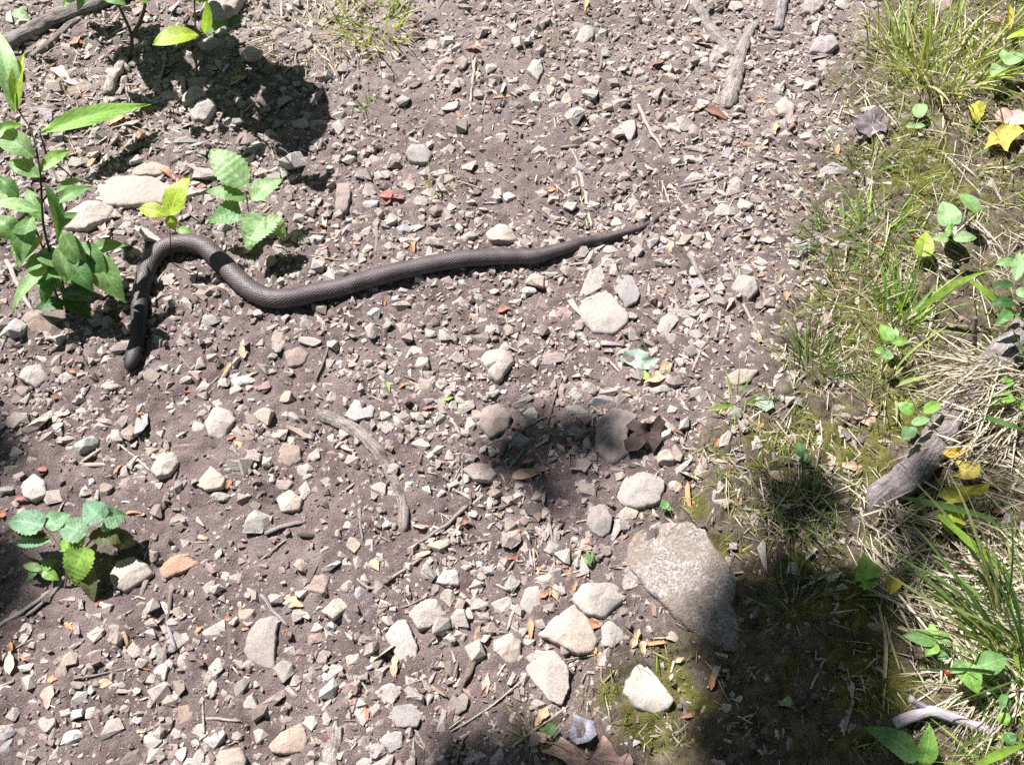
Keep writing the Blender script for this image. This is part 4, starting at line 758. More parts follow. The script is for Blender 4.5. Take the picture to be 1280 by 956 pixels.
TWIGS = {
 TA: "620 200 585 330 560 400|14 p;918 475 926 640 935 800|10 d;60 480 190 380|12 p;210 690 320 640 420 600|12 g;130 210 170 160|16 p;250 590 400 520|10 s;700 60 660 130|12 g;480 215 560 212|8 d;330 700 300 620|10 g;180 700 260 660|14 g;620 420 720 500|14 d;1000 530 1025 600|9 p;720 740 800 730|10 p;300 520 420 430|9 p;170 260 250 175|9 s;540 40 500 140|14 d;1040 690 1090 680|8 s;1120 870 1260 875|9 t;980 800 1020 770|12 s",
 TB: "505 220 490 350 475 480|14 s;510 280 545 330 530 425|12 g;340 340 440 340|10 s;1100 95 1040 140 985 190 965 270|14 g;890 640 915 740 935 850|16 s;875 640 895 740 922 850|10 s;760 650 800 690 845 735|13 p;820 555 890 550|20 g;980 610 915 700|8 d;1100 600 1050 670|10 p;1035 670 1100 705 1170 740|12 s;260 790 290 850|12 b;130 840 140 890 135 950|15 g;1110 400 1150 490 1200 565|20 p;1180 0 1225 50|16 g;230 640 150 680|8 s;0 470 60 480|8 p;650 60 645 190|5 s;400 150 470 140|8 d;680 60 760 40|6 s;1060 290 1030 230|10 d;990 310 1050 300|8 s;1240 300 1270 350|10 p;860 560 890 620|9 s;1120 690 1080 740|9 s;1150 700 1110 740|9 s;430 680 540 710|9 p;100 590 150 540|9 d;1200 680 1240 820|10 p;990 60 1020 20|8 d;270 780 240 740|9 g;500 800 470 840|7 d;390 40 440 90|6 s",
 TC: "0 230 65 228|16 g;0 705 70 690 180 655|18 g;310 590 380 610 440 620|12 p;380 320 440 360|10 d;545 240 555 290|12 p;490 480 600 495|8 p;20 905 0 860|20 p;1300 640 1230 710|20 d;180 60 240 100|10 g;60 560 110 520|10 p;300 440 340 460|9 s;90 620 150 640|9 p;260 700 340 720|9 s;370 780 400 830|8 s;380 860 390 920|8 d;500 100 480 140|12 g;130 540 70 570|8 s;420 640 450 680|8 s;240 620 300 660|9 p;660 560 700 530|8 s;560 760 620 740|8 s;900 640 980 630|10 p;1160 700 1195 760|14 p;430 750 520 740|9 p;150 840 160 900|8 p",
 TD: "775 120 870 240 985 405|9 b;1240 310 1210 390 1175 480|14 b;420 690 490 745 565 810|10 s;660 810 635 880 605 950|14 b;700 760 620 815|9 s;320 785 440 785|22 p;310 775 390 720|18 p;890 770 820 790|12 d;775 180 740 270|8 d;670 380 720 440|10 g;30 30 80 130 130 220|22 p;215 640 205 740|9 s;235 500 260 560|9 b;1000 830 1100 800|9 d;380 230 410 270|12 p;600 60 640 110|8 p;60 560 130 520|12 g;770 760 850 790|7 d;1180 130 1240 90|8 s;1160 10 1280 30|8 s;1040 110 1080 60|7 s;930 600 915 650|10 b;1200 700 1160 640|9 g;310 370 330 420|8 d",
 TE: "620 258 520 275 400 325|10 d;60 240 180 280 290 335|9 b;505 195 525 270|12 p;615 225 625 270|10 p;470 290 570 310|8 d;455 345 490 390|12 p;830 440 790 570 760 670|10 b;785 595 690 645 600 690 450 740|9 g;720 720 760 800 800 900|10 g;690 720 645 780 600 835|12 g;870 540 970 600 1060 655|8 d;455 740 455 950|7 p;530 900 480 950|16 p;1240 400 1190 480|9 b;1050 300 1010 350|16 t;1000 400 1045 450|14 p;1230 500 1280 550|10 p;1280 330 1240 440|10 g;320 670 440 750|8 b;850 45 950 35|13 p;850 730 860 840|7 g;770 260 860 250|8 d;110 530 180 560|9 p;100 770 120 860|8 d;580 240 590 310|7 p;620 345 670 370|10 p;880 360 930 400|8 b;390 800 330 780|8 p;530 560 640 540|6 s;660 620 620 680|9 g;740 760 700 720|7 b;560 950 640 930|10 g;420 850 450 790|8 p;20 880 60 850|14 p;70 860 60 940|18 b;1240 540 1225 590|9 s;680 780 730 800|7 b;410 610 450 680|14 w",
 TF: "0 540 70 580|10 p;360 540 470 445|14 g;545 285 535 360|12 p;230 190 265 250 300 320|14 p;30 0 80 100 150 210|24 g;150 210 130 320|16 p;0 495 70 490|10 g;340 310 410 335|20 d;550 780 630 715|8 p;435 50 580 65 720 55|12 p;120 430 200 420|14 b;60 10 40 50|9 s;270 200 330 250|9 d;330 40 390 110|11 t;80 220 60 260|8 p;180 760 240 830|12 p;100 770 165 775|12 t;350 490 370 470|8 s;210 790 290 820|9 s;560 550 700 590 860 650|7 s;330 690 370 720|9 p;590 520 640 540|8 p;690 820 700 900|8 p;500 650 560 620|7 p",
 TG: "0 445 110 370 200 305|22 g;100 400 190 330 230 285 260 230|20 g;275 635 380 615 480 595|12 g;480 595 570 592|9 t;415 425 500 375|12 s;70 915 165 940|28 p;630 440 645 490 660 530|20 v;640 310 632 370 620 430|22 b;970 320 1020 380 1075 440|20 v;965 195 1050 130 1140 65|10 p;540 195 565 120|8 s;990 100 1060 65 1140 55|22 g;780 380 870 445|11 v;715 785 800 780 900 790|14 p;335 790 365 855|10 p;1110 100 1200 105 1290 110|20 d;490 30 560 110|7 b;1190 195 1150 280|8 b;165 620 205 570|7 d;380 550 430 580|6 s;1200 340 1150 410|12 g;700 125 780 128|8 s;870 590 895 620|10 w;60 640 0 665|16 p;60 520 150 470|9 s;0 370 120 310|14 d;580 690 575 770|6 d;840 800 800 870|10 p;1000 570 960 620|6 s;1270 560 1170 600|8 p;790 830 800 900|20 t;1060 540 1070 510|9 w;460 440 480 520|22 t",
 TH: "480 -10 400 60 280 135|22 g;75 0 85 130|18 g;330 170 220 240 120 300 55 255|14 p;440 310 550 410|22 p;520 330 560 400 600 455|14 d;655 360 620 455|18 p;410 830 540 750 640 670 700 620 760 580 960 540|10 s;180 725 280 820 345 953|11 p;640 885 740 810 850 735|13 s;780 20 800 240|11 p;720 150 725 235|14 s;740 190 880 190|8 g;450 135 580 115|13 b;200 380 340 325|12 g;1150 350 1190 450 1220 560|7 t;1030 590 940 690|12 t;560 160 590 110|7 p;240 290 245 350|9 g;440 200 480 250|10 s;140 100 200 130|8 p;100 50 190 30|8 g;340 660 400 700|20 t;370 690 320 760|10 s;420 640 440 560|14 b;520 800 545 890|9 s;300 540 360 580|8 p;560 460 640 465|8 g;250 260 300 300|14 p;60 900 20 850|8 s;570 280 640 310|14 p;820 300 800 380|10 b;450 60 420 110|12 s;620 0 640 60|10 g;80 640 110 690|10 s;40 770 80 760|8 p;350 900 420 850|14 b;430 950 460 850|16 b;700 800 660 760|8 t;130 180 200 230|10 p;250 0 240 95|34 g;590 180 640 200|10 p",
 TI: "105 560 140 640 190 730|7 s;420 700 520 650|7 g;260 160 350 220|10 s;230 375 330 295|6 s;380 810 440 825|7 p;480 800 600 795|6 g;650 640 780 640|9 s;0 870 50 890|14 b;545 75 555 130|12 g;600 870 680 830|6 g;560 870 540 830|8 d"}
for t, txt in TWIGS.items():
    for it in txt.split(";"):
        pt, wc = it.split("|"); w, c = wc.split(); nums = list(map(float, pt.split())); c = 's' if c == 'w' else c
        pts = [t(nums[i], nums[i + 1]) for i in range(0, len(nums), 2)]; w = float(w)
        V, F, UV, mid = tube(pts, w / S * .8, r1, sides=6 if w < 12 else 8, ends=(r1.uniform(.4, .9), r1.uniform(.2, .7)), taper=r1.uniform(.6, .95), sinkf=.25, lump=.14, lift=r1.uniform(.0005, .003), dense=.006)
        L = sum(math.dist(pts[i], pts[i + 1]) for i in range(len(pts) - 1))
        nm = "straw" if c == 's' else "twig"
        o = link_mesh(nm, V, F, M_WOOD, origin=mid, color=jitter(WOOD_COL[c], r1, .08), uv=UV)
        mx, my = np.mean([p[0] for p in pts]), np.mean([p[1] for p in pts])
        dx, dy = abs(pts[-1][0] - pts[0][0]), abs(pts[-1][1] - pts[0][1])
        adj = [WOOD_WORD[c], "upright" if dy > 2 * dx else "level" if dx > 2 * dy else "slanting"]
        pend(o, adj, nm, nm, "dry twigs and straws on the ground", mx, my, L * w)
# flat bark chip by the wilted weed
poly_stone(TG, [(595, 228), (640, 182), (690, 170), (745, 200), (700, 235), (612, 265)], "flat orange tan bark chip beside the big pale stone", 't', .12, M_WOODS if False else M_STONE, "bark", "bark_chip").color = (.44, .27, .19, 1)

# fine plant litter too small to count
r = np.random.default_rng(61); n = 9000
x, y = r.uniform(-1.35, 1.4, n), r.uniform(-.78, 1.25, n); bk_ = bank(x, y)
xb = np.interp(y, _bw[:, 1], _bw[:, 0])
dens = .22 + .5 * np.exp(-((x - xb + .12) / .2) ** 2) + .22 * bk_ + .35 * sstep(-.55, -.8, x) * sstep(.2, .45, y) + .3 * vn(x * 6, y * 6, 71) + .2 * sstep(.2, .5, y) * sstep(.1, .4, x)
k = (r.uniform(0, 1, n) < dens) & ~occupied(x, y); x, y = x[k], y[k]; n = len(x)
prism = (np.array([[-1, -1, -1], [-1, 1, -1], [-1, .2, 1], [1, -.7, -1], [1, .7, -1], [1, 0, .8], [0, -1, -.6], [0, 1.1, -.6], [0, .2, 1.2]], float),
         np.array([[0, 6, 8, 2], [6, 3, 5, 8], [6, 0, 1, 7], [3, 6, 7, 4], [1, 2, 8, 7], [7, 8, 5, 4]]))
ln = np.clip(np.exp(r.normal(math.log(.0065), .5, n)), .002, .022); wd = np.clip(ln * r.uniform(.06, .28, n), .0005, .002)
P = np.c_[x, y, gh(x, y) + fine(x, y) * .8 + r.uniform(.0006, .003, n)]
pal = np.array([(.45, .39, .33), (.36, .30, .26), (.20, .15, .12), (.10, .075, .06), (.52, .46, .38), (.36, .18, .10), (.33, .29, .30)])
C = pal[r.choice(7, n, p=[.26, .24, .16, .08, .14, .04, .08])] * (1 + r.normal(size=(n, 1)) * .12)
g = scatter("plant_litter", [prism], P, np.c_[ln, wd, wd * .7], r.uniform(0, 6.28, n), np.clip(C, .01, .8), M_WOODS, tilt=.5)
tag(g, "fine bits of bark, stem and straw littering the trail", "litter", kind="stuff")

r = np.random.default_rng(62); n = 26000
x, y = r.uniform(-1.35, 1.4, n), r.uniform(-.78, 1.25, n); bk_ = bank(x, y); xb = np.interp(y, _bw[:, 1], _bw[:, 0])
dens = .05 + .5 * np.exp(-((x - xb + .13) / .17) ** 2) * (.55 + .45 * sstep(-.2, .3, y)) + 1.3 * sstep(-.42, -.65, x) * sstep(.14, .34, y) + .18 * bk_ + .12 * vn(x * 7, y * 7, 72)
k = (r.uniform(0, 1, n) < dens) & ~occupied(x, y); x, y = x[k], y[k]; n = len(x)
sz = np.clip(np.exp(r.normal(math.log(.0042), .5, n)), .0015, .013)
P = np.c_[x, y, gh(x, y) + fine(x, y) * .8 + r.uniform(.001, .004, n)]
pal = np.array([(.37, .325, .295), (.32, .275, .25), (.43, .385, .35), (.24, .185, .155), (.33, .22, .17), (.40, .36, .37)])
C = pal[r.choice(6, n, p=[.3, .22, .18, .14, .08, .08])] * (1 + r.normal(size=(n, 1)) * .14)
g = scatter("bark_flakes", [rock_proto(7, r0) for _ in range(12)], P, np.c_[sz * r.uniform(1, 2.4, n), sz * r.uniform(.4, 1, n), sz * .22], r.uniform(0, 6.28, n), np.clip(C, .01, .8), M_WOODS, tilt=.45)
tag(g, "pale flakes of bark and leaf mould along the trail's edges", "bark", kind="stuff")

# ------------------------------------------------------------------ leaves
def leaf_geom(base, tip, width, nhint, shape="ovate", fold=.18, arch=.12, ribs=0.0, twist=0.0, serr=0.0, nu=18, nv=7, r=None, rag=0.0):
    base, tip = np.asarray(base, float), np.asarray(tip, float); ax = tip - base; L = np.linalg.norm(ax); a = ax / L
    nh = np.asarray(nhint, float); nh = nh - a * (nh @ a); nh /= np.linalg.norm(nh); sd = np.cross(a, nh)
    if serr: nu = 34
    t = np.linspace(0, 1, nu)
    prof = {"ovate": lambda t: np.sin(np.pi * t ** .72) ** .8 * (1 - .12 * t), "lance": lambda t: np.sin(np.pi * t ** .8) ** 1.05, "round": lambda t: np.sqrt(np.clip(1 - (2 * t - 1) ** 2, 0, 1)),
            "ellip": lambda t: np.sin(np.pi * t) ** .75, "heart": lambda t: np.clip(np.sin(np.pi * (t * .93 + .07) ** .55), 0, 1) ** .85}[shape](t)
    prof = np.clip(prof, 0.012, None); prof[-1] = .01
    V, UV = [], []; s = np.linspace(-1, 1, nv); seed = r.uniform(0, 99) if r is not None else 0
    for i in range(nu):
        w = width * .5 * prof[i]
        if serr: w *= 1 + serr * ((1 - (i % 3) / 2) - .5)
        if rag: w *= 1 + rag * float(vn(t[i] * 6 + seed, 1.5, 8))
        z = arch * L * math.sin(math.pi * t[i] * .9) * 1.0 - arch * L * .35 * t[i] ** 2
        zz = z + fold * w * np.abs(s) ** 1.2 + ribs * .5 * width * np.cos(2 * np.pi * 8 * (t[i] - .30 * np.abs(s))) * (1 - np.abs(s) * .6) * (np.abs(s) > .02)
        zz = zz + .05 * width * vn(s * 1.3 + seed, t[i] * 4, 3) + twist * w * s * t[i]
        V.append(base + a * (t[i] * L) + np.outer(s * w, sd) + np.outer(zz, nh)); UV.append(np.c_[s, np.full(nv, t[i])])
    V = np.concatenate(V); UV = np.concatenate(UV)
    F = [(i * nv + j, i * nv + j + 1, (i + 1) * nv + j + 1, (i + 1) * nv + j) for i in range(nu - 1) for j in range(nv - 1)]
    return V, F, UV
r2 = np.random.default_rng(31)
GREEN = {'y': (.30, .42, .05), 'g': (.15, .29, .10), 'm': (.095, .21, .065), 'd': (.04, .10, .03), 't': (.15, .29, .16), 'c': (.25, .41, .18), 'u': (.13, .15, .07), 'o': (.42, .33, .04), 'k': (.07, .055, .03), 'l': (.19, .36, .075)}
def stem_geom(pts3, rad, sides=6, taper=.5):
    Pc = catmull(np.array(pts3), 8) if len(pts3) > 2 else np.array([np.array(pts3[0]) + (np.array(pts3[1]) - np.array(pts3[0])) * k for k in np.linspace(0, 1, 5)])
    n = len(Pc); tan = np.gradient(Pc, axis=0); tan /= np.linalg.norm(tan, axis=1)[:, None] + 1e-9
    ref = np.array([.3, .9, .2]); sd = np.cross(tan, ref); sd /= np.linalg.norm(sd, axis=1)[:, None] + 1e-9; nr = np.cross(sd, tan); th = np.linspace(0, 2 * np.pi, sides, endpoint=False)
    V = np.concatenate([Pc[i] + rad * (1 - (1 - taper) * i / (n - 1)) * (np.cos(th)[:, None] * sd[i] + np.sin(th)[:, None] * nr[i]) for i in range(n)])
    UV = np.concatenate([np.c_[np.full(sides, .6), np.full(sides, .05)] for i in range(n)])
    F = [(i * sides + j, i * sides + (j + 1) % sides, (i + 1) * sides + (j + 1) % sides, (i + 1) * sides + j) for i in range(n - 1) for j in range(sides)] + [tuple(range(sides))[::-1], tuple(range((n - 1) * sides, n * sides))]
    return V, F, UV
def plant(name, label, cat, t, base, stems, leaves, stemcol=(.13, .10, .05), srad=.0016, hmap=lambda h: h, **kw):
    """stems: [((x,y,h),...)], leaves: (bx,by,bh, tx,ty,th, width, shape, colour[, opts])"""
    b3 = at(*t(*base)); e = tag(empty(name, b3), label, cat)
    for st in stems:
        V, F, UV = stem_geom([at(*t(x, y), hmap(h)) for x, y, h in st], srad)
        link_mesh("stem", V, F, M_LEAF, origin=b3, parent=e, color=stemcol, uv=UV)
    for lf in leaves:
        bx, by, bh, tx, ty, th_, w, sh, c = lf[:9]; o = dict(kw); o.update(lf[9] if len(lf) > 9 else {})
        pb, ptip = at(*t(bx, by), hmap(bh)), at(*t(tx, ty), hmap(th_))
        tocam = CAM - (pb + ptip) / 2; tocam /= np.linalg.norm(tocam)
        nh = np.array([0, 0, 1.]) * .75 + tocam * .45 + TO_SUN * .2 + r2.normal(size=3) * .10
        if 'n' in o: nh = np.array(o.pop('n'), float)
        V, F, UV = leaf_geom(pb, ptip, w / S * mpp((pb + ptip) / 2), nh, sh, r=r2, **o)
        link_mesh("leaf", V, F, M_LEAF, origin=b3, parent=e, color=jitter(GREEN[c], r2, .07), uv=UV)
    return e
LOB = dict(serr=.16, ribs=.02)
SAPLING = plant("sapling", "small sapling with yellow green oval leaves at the top edge", "sapling", TA, (735, 300),
      [[(735, 300, 0), (730, 220, .07), (728, 130, .15), (722, -10, .26)], [(728, 150, .14), (745, 135, .16), (765, 125, .17)]],
      [(742, 132, .165, 568, 168, .17, 92, "ellip", 'y'), (762, 128, .17, 768, -12, .24, 40, "lance", 'l', dict(n=(.5, -.6, .5))), (770, 124, .17, 852, 84, .18, 46, "ovate", 'm'),
       (850, 95, .18, 925, 62, .16, 34, "ovate", 'd'), (722, -5, .26, 860, -60, .27, 90, "ovate", 'g'), (722, -8, .26, 640, -70, .27, 90, "ovate", 'g'), (726, 10, .25, 800, -90, .30, 80, "ovate", 'g'), (722, -20, .2, 900, -110, .19, 110, "ovate", 'g'), (722, -40, .22, 620, -160, .22, 110, "ovate", 'g'), (724, -60, .22, 830, -190, .2, 110, "ovate", 'g'), (724, -60, .24, 700, -260, .24, 110, "ovate", 'g'), (724, -90, .25, 860, -300, .24, 110, "ovate", 'g'), (740, -30, .16, 880, -40, .15, 90, "ovate", 'g'), (724, -90, .26, 600, -330, .26, 110, "ovate", 'g'), (800, -60, .15, 960, -95, .14, 90, "ovate", 'g')], stemcol=(.10, .085, .05), srad=.0026)  # leaves beyond the top edge are added to widen the shadow
SHOOT = plant("shrub_shoot", "dark woody shoot with leaf tips at the top edge", "shrub", TA, (480, 230),
      [[(480, 230, 0), (490, 140, .06), (455, 50, .13), (420, -20, .18)], [(490, 140, .06), (530, 60, .12), (545, -20, .18)]],
      [(390, -20, .2, 470, 22, .19, 60, "ovate", 'g'), (500, -30, .2, 545, 14, .19, 50, "ovate", 'l'), (330, -60, .18, 235, 30, .15, 80, "ovate", 'c', LOB), (345, -50, .18, 290, 45, .15, 50, "ovate", 'g', LOB)] + [(420 + dx, -40 + dy, .2, 420 + 2.2 * dx, -60 + 2 * dy, .2, 95, "ovate", 'g') for dx, dy in ((-80, -60), (-110, -110), (-20, -90), (60, -80), (90, -120), (20, -130), (-60, -150), (-130, -50))], stemcol=(.06, .05, .03), srad=.004)  # the fanned leaves are added out of view for their shadow
def shade_leaves(e, targets, r, hs=(.17, .30)):  # unseen leaves added so that their shadows fall on the targets
    for (tx, ty, sx, sy, k) in targets:
        for _ in range(k):
            g3 = at(tx + r.normal() * sx, ty + r.normal() * sy); h = r.uniform(*hs); c = g3 + TO_SUN * (h / TO_SUN[2])
            v = c - CAM; dep = v[1] * math.cos(PITCH) - v[2] * math.sin(PITCH); py = CYP - FPX * (v[1] * math.sin(PITCH) + v[2] * math.cos(PITCH)) / dep
            if py > -32: continue
            a = r.uniform(0, 6.28); d = np.array([math.cos(a), math.sin(a), r.normal() * .2]) * r.uniform(.025, .04)
            V, F, UV = leaf_geom(c - d, c + d, np.linalg.norm(d) * 1.15, np.array([0, 0, 1.]) + r.normal(size=3) * .3 + TO_SUN * .5, "ovate", r=r)
            link_mesh("leaf", V, F, M_LEAF, origin=e.location, parent=e, color=jitter(GREEN['g'], r, .08), uv=UV)
shade_leaves(SAPLING, [(340, 105, 26, 26, 26), (290, 80, 20, 18, 12), (370, 120, 12, 16, 8), (260, 60, 20, 12, 8)], r2)
shade_leaves(SHOOT, [(180, 75, 22, 12, 7), (225, 95, 18, 12, 6), (150, 50, 16, 10, 3)], r2)
plant("ground_leaf", "small pale green leaf lying by the fallen branch", "leaf", TA, (80, 62), [], [(48, 45, .02, 115, 75, .02, 45, "ovate", 'c', LOB)])
# lance-leaved weed at the left edge
plant("lance_leaved_weed", "tall weed with long pointed green leaves beside the snake's head", "weed", TA, (250, 1165),
      [[(250, 1165, 0), (225, 1060, .05), (190, 953, .10), (160, 820, .15), (150, 650, .20), (120, 500, .25), (72, 415, .28), (60, 380, .30)],
       [(235, 1165, 0), (190, 1040, .04), (140, 870, .09), (60, 745, .14)], [(245, 1150, 0), (215, 900, .09), (200, 800, .12)], [(172, 575, 0), (160, 530, .04), (148, 495, .075)]],
      [(62, 395, .30, -2, 115, .38, 84, "lance", 'c'), (20, 330, .30, -60, 190, .34, 80, "lance", 'g'), (66, 415, .29, 92, 195, .36, 50, "lance", 'y', dict(fold=.6)), (55, 420, .29, 30, 250, .34, 40, "lance", 'l'),
       (148, 495, .075, 562, 388, .035, 84, "lance", 'l', dict(arch=.05)), (130, 588, .23, -30, 478, .26, 96, "lance", 'c'), (85, 468, .27, -20, 500, .28, 46, "lance", 'l', dict(fold=.5)),
       (150, 790, .16, -40, 758, .17, 62, "lance", 'c'), (168, 685, .20, 212, 905, .16, 66, "lance", 'm', dict(n=(.9, -.1, .35))), (212, 760, .185, 345, 695, .17, 58, "lance", 'g'), (205, 720, .18, 320, 668, .15, 34, "lance", 'g'),
       (70, 735, .15, -10, 655, .16, 60, "lance", 'm'), (120, 800, .14, 80, 985, .10, 88, "lance", 'g'), (70, 890, .12, -30, 800, .14, 90, "lance", 'c'), (228, 858, .155, 330, 1010, .115, 78, "lance", 'g'),
       (335, 938, .11, 478, 912, .105, 60, "lance", 'g'), (195, 980, .09, 45, 1165, .06, 62, "lance", 'c'), (200, 1030, .07, 160, 1140, .05, 50, "lance", 'm'), (220, 990, .11, 320, 1030, .09, 60, "lance", 'm'),
       (322, 930, .12, 470, 1130, .075, 108, "lance", 'g'), (300, 900, .13, 400, 1040, .10, 80, "lance", 'm'), (250, 960, .13, 350, 1090, .10, 80, "lance", 'm'), (240, 1100, .04, 345, 1190, .015, 70, "lance", 'd'), (250, 1130, .03, 130, 1150, .02, 60, "lance", 'd'), (225, 900, .14, 250, 1060, .095, 60, "lance", 'c'),  # darkest low leaves carry the weed's own shade in their green
       (130, 880, .1, 40, 950, .1, 70, "lance", 'l'), (210, 860, .12, 290, 790, .1, 50, "lance", 'm'), (150, 660, .2, 30, 600, .2, 70, "lance", 'g'), (150, 640, .2, 260, 560, .19, 56, "lance", 'l'), (190, 960, .1, 90, 1010, .09, 70, "lance", 'g'), (200, 1000, .09, 290, 950, .09, 60, "lance", 'c'), (235, 1060, .06, 130, 1060, .06, 66, "lance", 'g'), (230, 1080, .05, 330, 1120, .04, 66, "lance", 'm'), (130, 850, .11, 20, 900, .11, 70, "lance", 'm'), (160, 830, .14, 100, 700, .15, 60, "lance", 'g'), (60, 745, .14, -40, 720, .15, 66, "lance", 'c'), (160, 880, .12, 60, 1000, .09, 64, "lance", 'c'), (180, 985, .09, 290, 1045, .085, 80, "lance", 'm'), (150, 930, .10, 240, 1010, .10, 76, "lance", 'm'), (130, 1010, .06, 215, 1065, .06, 70, "lance", 'm'), (230, 1010, .08, 330, 1060, .085, 80, "lance", 'm'), (240, 1080, .05, 350, 1100, .06, 70, "lance", 'd')], stemcol=(.06, .05, .03), srad=.0022, fold=.25, ribs=.006, hmap=lambda h: h if h < .2 else .2 + (h - .2) * .45)
plant("two_leaved_seedling", "thin seedling with bright yellow green leaves in front of the snake's bend", "seedling", TA, (640, 985),
      [[(640, 985, 0), (634, 900, .055), (631, 803, .105)]],
      [(630, 803, .105, 706, 655, .135, 100, "ovate", 'y', dict(fold=.1)), (622, 806, .105, 518, 772, .11, 66, "ellip", 'y'), (632, 800, .105, 648, 858, .085, 46, "ovate", 'y')], stemcol=(.03, .022, .018), srad=.0012)
plant("ground_leaf", "round yellow green leaf on the stones behind the snake's bend", "leaf", TA, (685, 860), [], [(660, 855, .01, 712, 866, .01, 34, "ellip", 'l')])
plant("bramble_seedling", "bramble seedling with ribbed toothed leaves behind the snake", "seedling", TA, (935, 870),
      [[(935, 870, 0), (925, 790, .045), (915, 720, .075)], [(930, 840, .02), (960, 820, .05), (987, 808, .06)]],
      [(917, 695, .08, 783, 556, .10, 128, "ovate", 'c', dict(serr=.13, ribs=.028)), (916, 742, .07, 765, 712, .075, 66, "ovate", 'g', dict(serr=.13, ribs=.02)), (935, 745, .07, 1052, 668, .075, 88, "ovate", 'c', dict(serr=.13, ribs=.025)),
       (895, 785, .06, 772, 828, .045, 100, "heart", 'g', dict(serr=.16, ribs=.03)), (988, 808, .065, 918, 935, .048, 132, "heart", 'c', dict(serr=.2, ribs=.035)), (992, 806, .065, 1062, 885, .045, 78, "ovate", 'c', dict(serr=.16, ribs=.03))], srad=.0014)
plant("wilted_weed", "wilted dusty weed with drooping toothed leaves at the left edge", "weed", TG, (240, 300),
      [[(240, 300, 0), (250, 200, .03), (200, 110, .05), (160, 60, .06)], [(245, 260, .01), (300, 150, .04), (320, 90, .055)], [(300, 160, .035), (370, 80, .05), (395, 40, .055)]],
      [(158, 62, .065, 28, 45, .05, 100, "heart", 't', dict(serr=.14, ribs=.02)), (190, 108, .055, 8, 92, .04, 40, "lance", 'k', dict(fold=.7)), (188, 118, .055, 60, 128, .03, 74, "ovate", 't', LOB), (172, 70, .06, 262, 18, .05, 86, "ovate", 't', LOB),
       (318, 95, .06, 222, 55, .05, 100, "heart", 't', LOB), (318, 105, .055, 218, 155, .035, 70, "ovate", 'l', LOB), (318, 140, .055, 278, 285, .012, 118, "heart", 'l', dict(serr=.14, ribs=.03)), (335, 215, .03, 348, 345, .006, 70, "ovate", 'u', LOB),
       (382, 40, .06, 316, -25, .055, 92, "heart", 't', LOB), (385, 42, .06, 470, 22, .045, 96, "heart", 't', LOB), (390, 48, .055, 420, 80, .04, 60, "ovate", 't', LOB), (330, 105, .05, 500, 105, .02, 80, "ovate", 'u', LOB), (410, 95, .04, 505, 135, .015, 74, "ovate", 'u', LOB),
       (160, 225, .02, 85, 210, .015, 36, "ovate", 'g'), (155, 225, .02, 215, 190, .02, 44, "ovate", 'l'), (160, 230, .02, 220, 265, .012, 46, "ovate", 'l'), (140, 235, .02, 100, 262, .012, 26, "ovate", 'm')], stemcol=(.20, .17, .10), srad=.0015)
# seedlings of the bank
def sprig(label, t, base, leaves, col='l', h=.03, name="seedling"):
    plant(name, label, "seedling", t, base, [[(*base, 0), (base[0] - 2, base[1] - 14, h * .7)]], [(bx, by, h, tx, ty, h * .95, w, sh, c or col) for bx, by, tx, ty, w, sh, c in leaves], srad=.0009, stemcol=(.16, .18, .06))
sprig("seedling with one bright round leaf under the big grass clump", TC, (892, 440), [(890, 440, 892, 388, 52, "round", None), (880, 470, 838, 472, 26, "ellip", None), (872, 478, 912, 466, 24, "ellip", None)], 'c', .02)
sprig("seedling with two broad leaves at the photo's right edge above the yellow leaf", TC, (1205, 300), [(1202, 245, 1155, 285, 58, "ovate", None), (1205, 238, 1285, 205, 60, "ovate", None), (1210, 232, 1196, 185, 34, "ovate", None)], 'c', .05)
sprig("yellow green leaf sprig at the upper right corner", TC, (1260, 170), [(1300, 120, 1212, 148, 44, "ovate", 'y'), (1230, 110, 1226, 20, 18, "lance", 'o')], 'y', .05)
sprig("nettle like seedling with pale leaf and dark leaf below the moss", TC, (1010, 925), [(1008, 840, 978, 748, 82, "heart", 'c'), (1110, 792, 1036, 722, 56, "ovate", 'g'), (1015, 890, 1105, 886, 52, "ovate", 'c'), (1000, 890, 935, 888, 40, "ovate", 'c'), (1015, 862, 985, 855, 60, "ovate", 'l')], 'c', .06)
sprig("yellowing lobed seedling leaf left of the nettle like seedling", TC, (905, 960), [(905, 955, 915, 862, 66, "heart", 'y')], 'y', .03)
sprig("four leaved bright seedling in the moss below the grass", TF, (785, 395), [(788, 325, 745, 260, 56, "ovate", None), (790, 332, 848, 318, 44, "ovate", None), (782, 358, 752, 385, 52, "round", 'c'), (765, 358, 722, 362, 30, "ellip", 'l'), (800, 318, 802, 270, 22, "ovate", 'c')], 'l', .05)
sprig("pale seedling with three leaves left of the log", TF, (850, 700), [(868, 590, 808, 552, 56, "ovate", None), (905, 588, 972, 552, 46, "ovate", None), (862, 632, 932, 612, 40, "ovate", 'c'), (862, 648, 826, 690, 56, "ovate", 'c'), (855, 640, 862, 680, 46, "ovate", 'c')], 'l', .05)
sprig("pair of round yellow green leaves behind the log", TF, (1190, 590), [(1190, 545, 1138, 535, 56, "round", None), (1192, 545, 1238, 522, 54, "round", None), (1200, 495, 1232, 462, 40, "ellip", None), (1260, 570, 1300, 565, 34, "ellip", None)], 'l', .05)
sprig("dark green two leaf seedling in the shaded grass", TF, (455, 790), [(452, 752, 440, 698, 46, "ovate", 'm'), (462, 752, 492, 768, 36, "ovate", 'c')], 'm', .025)
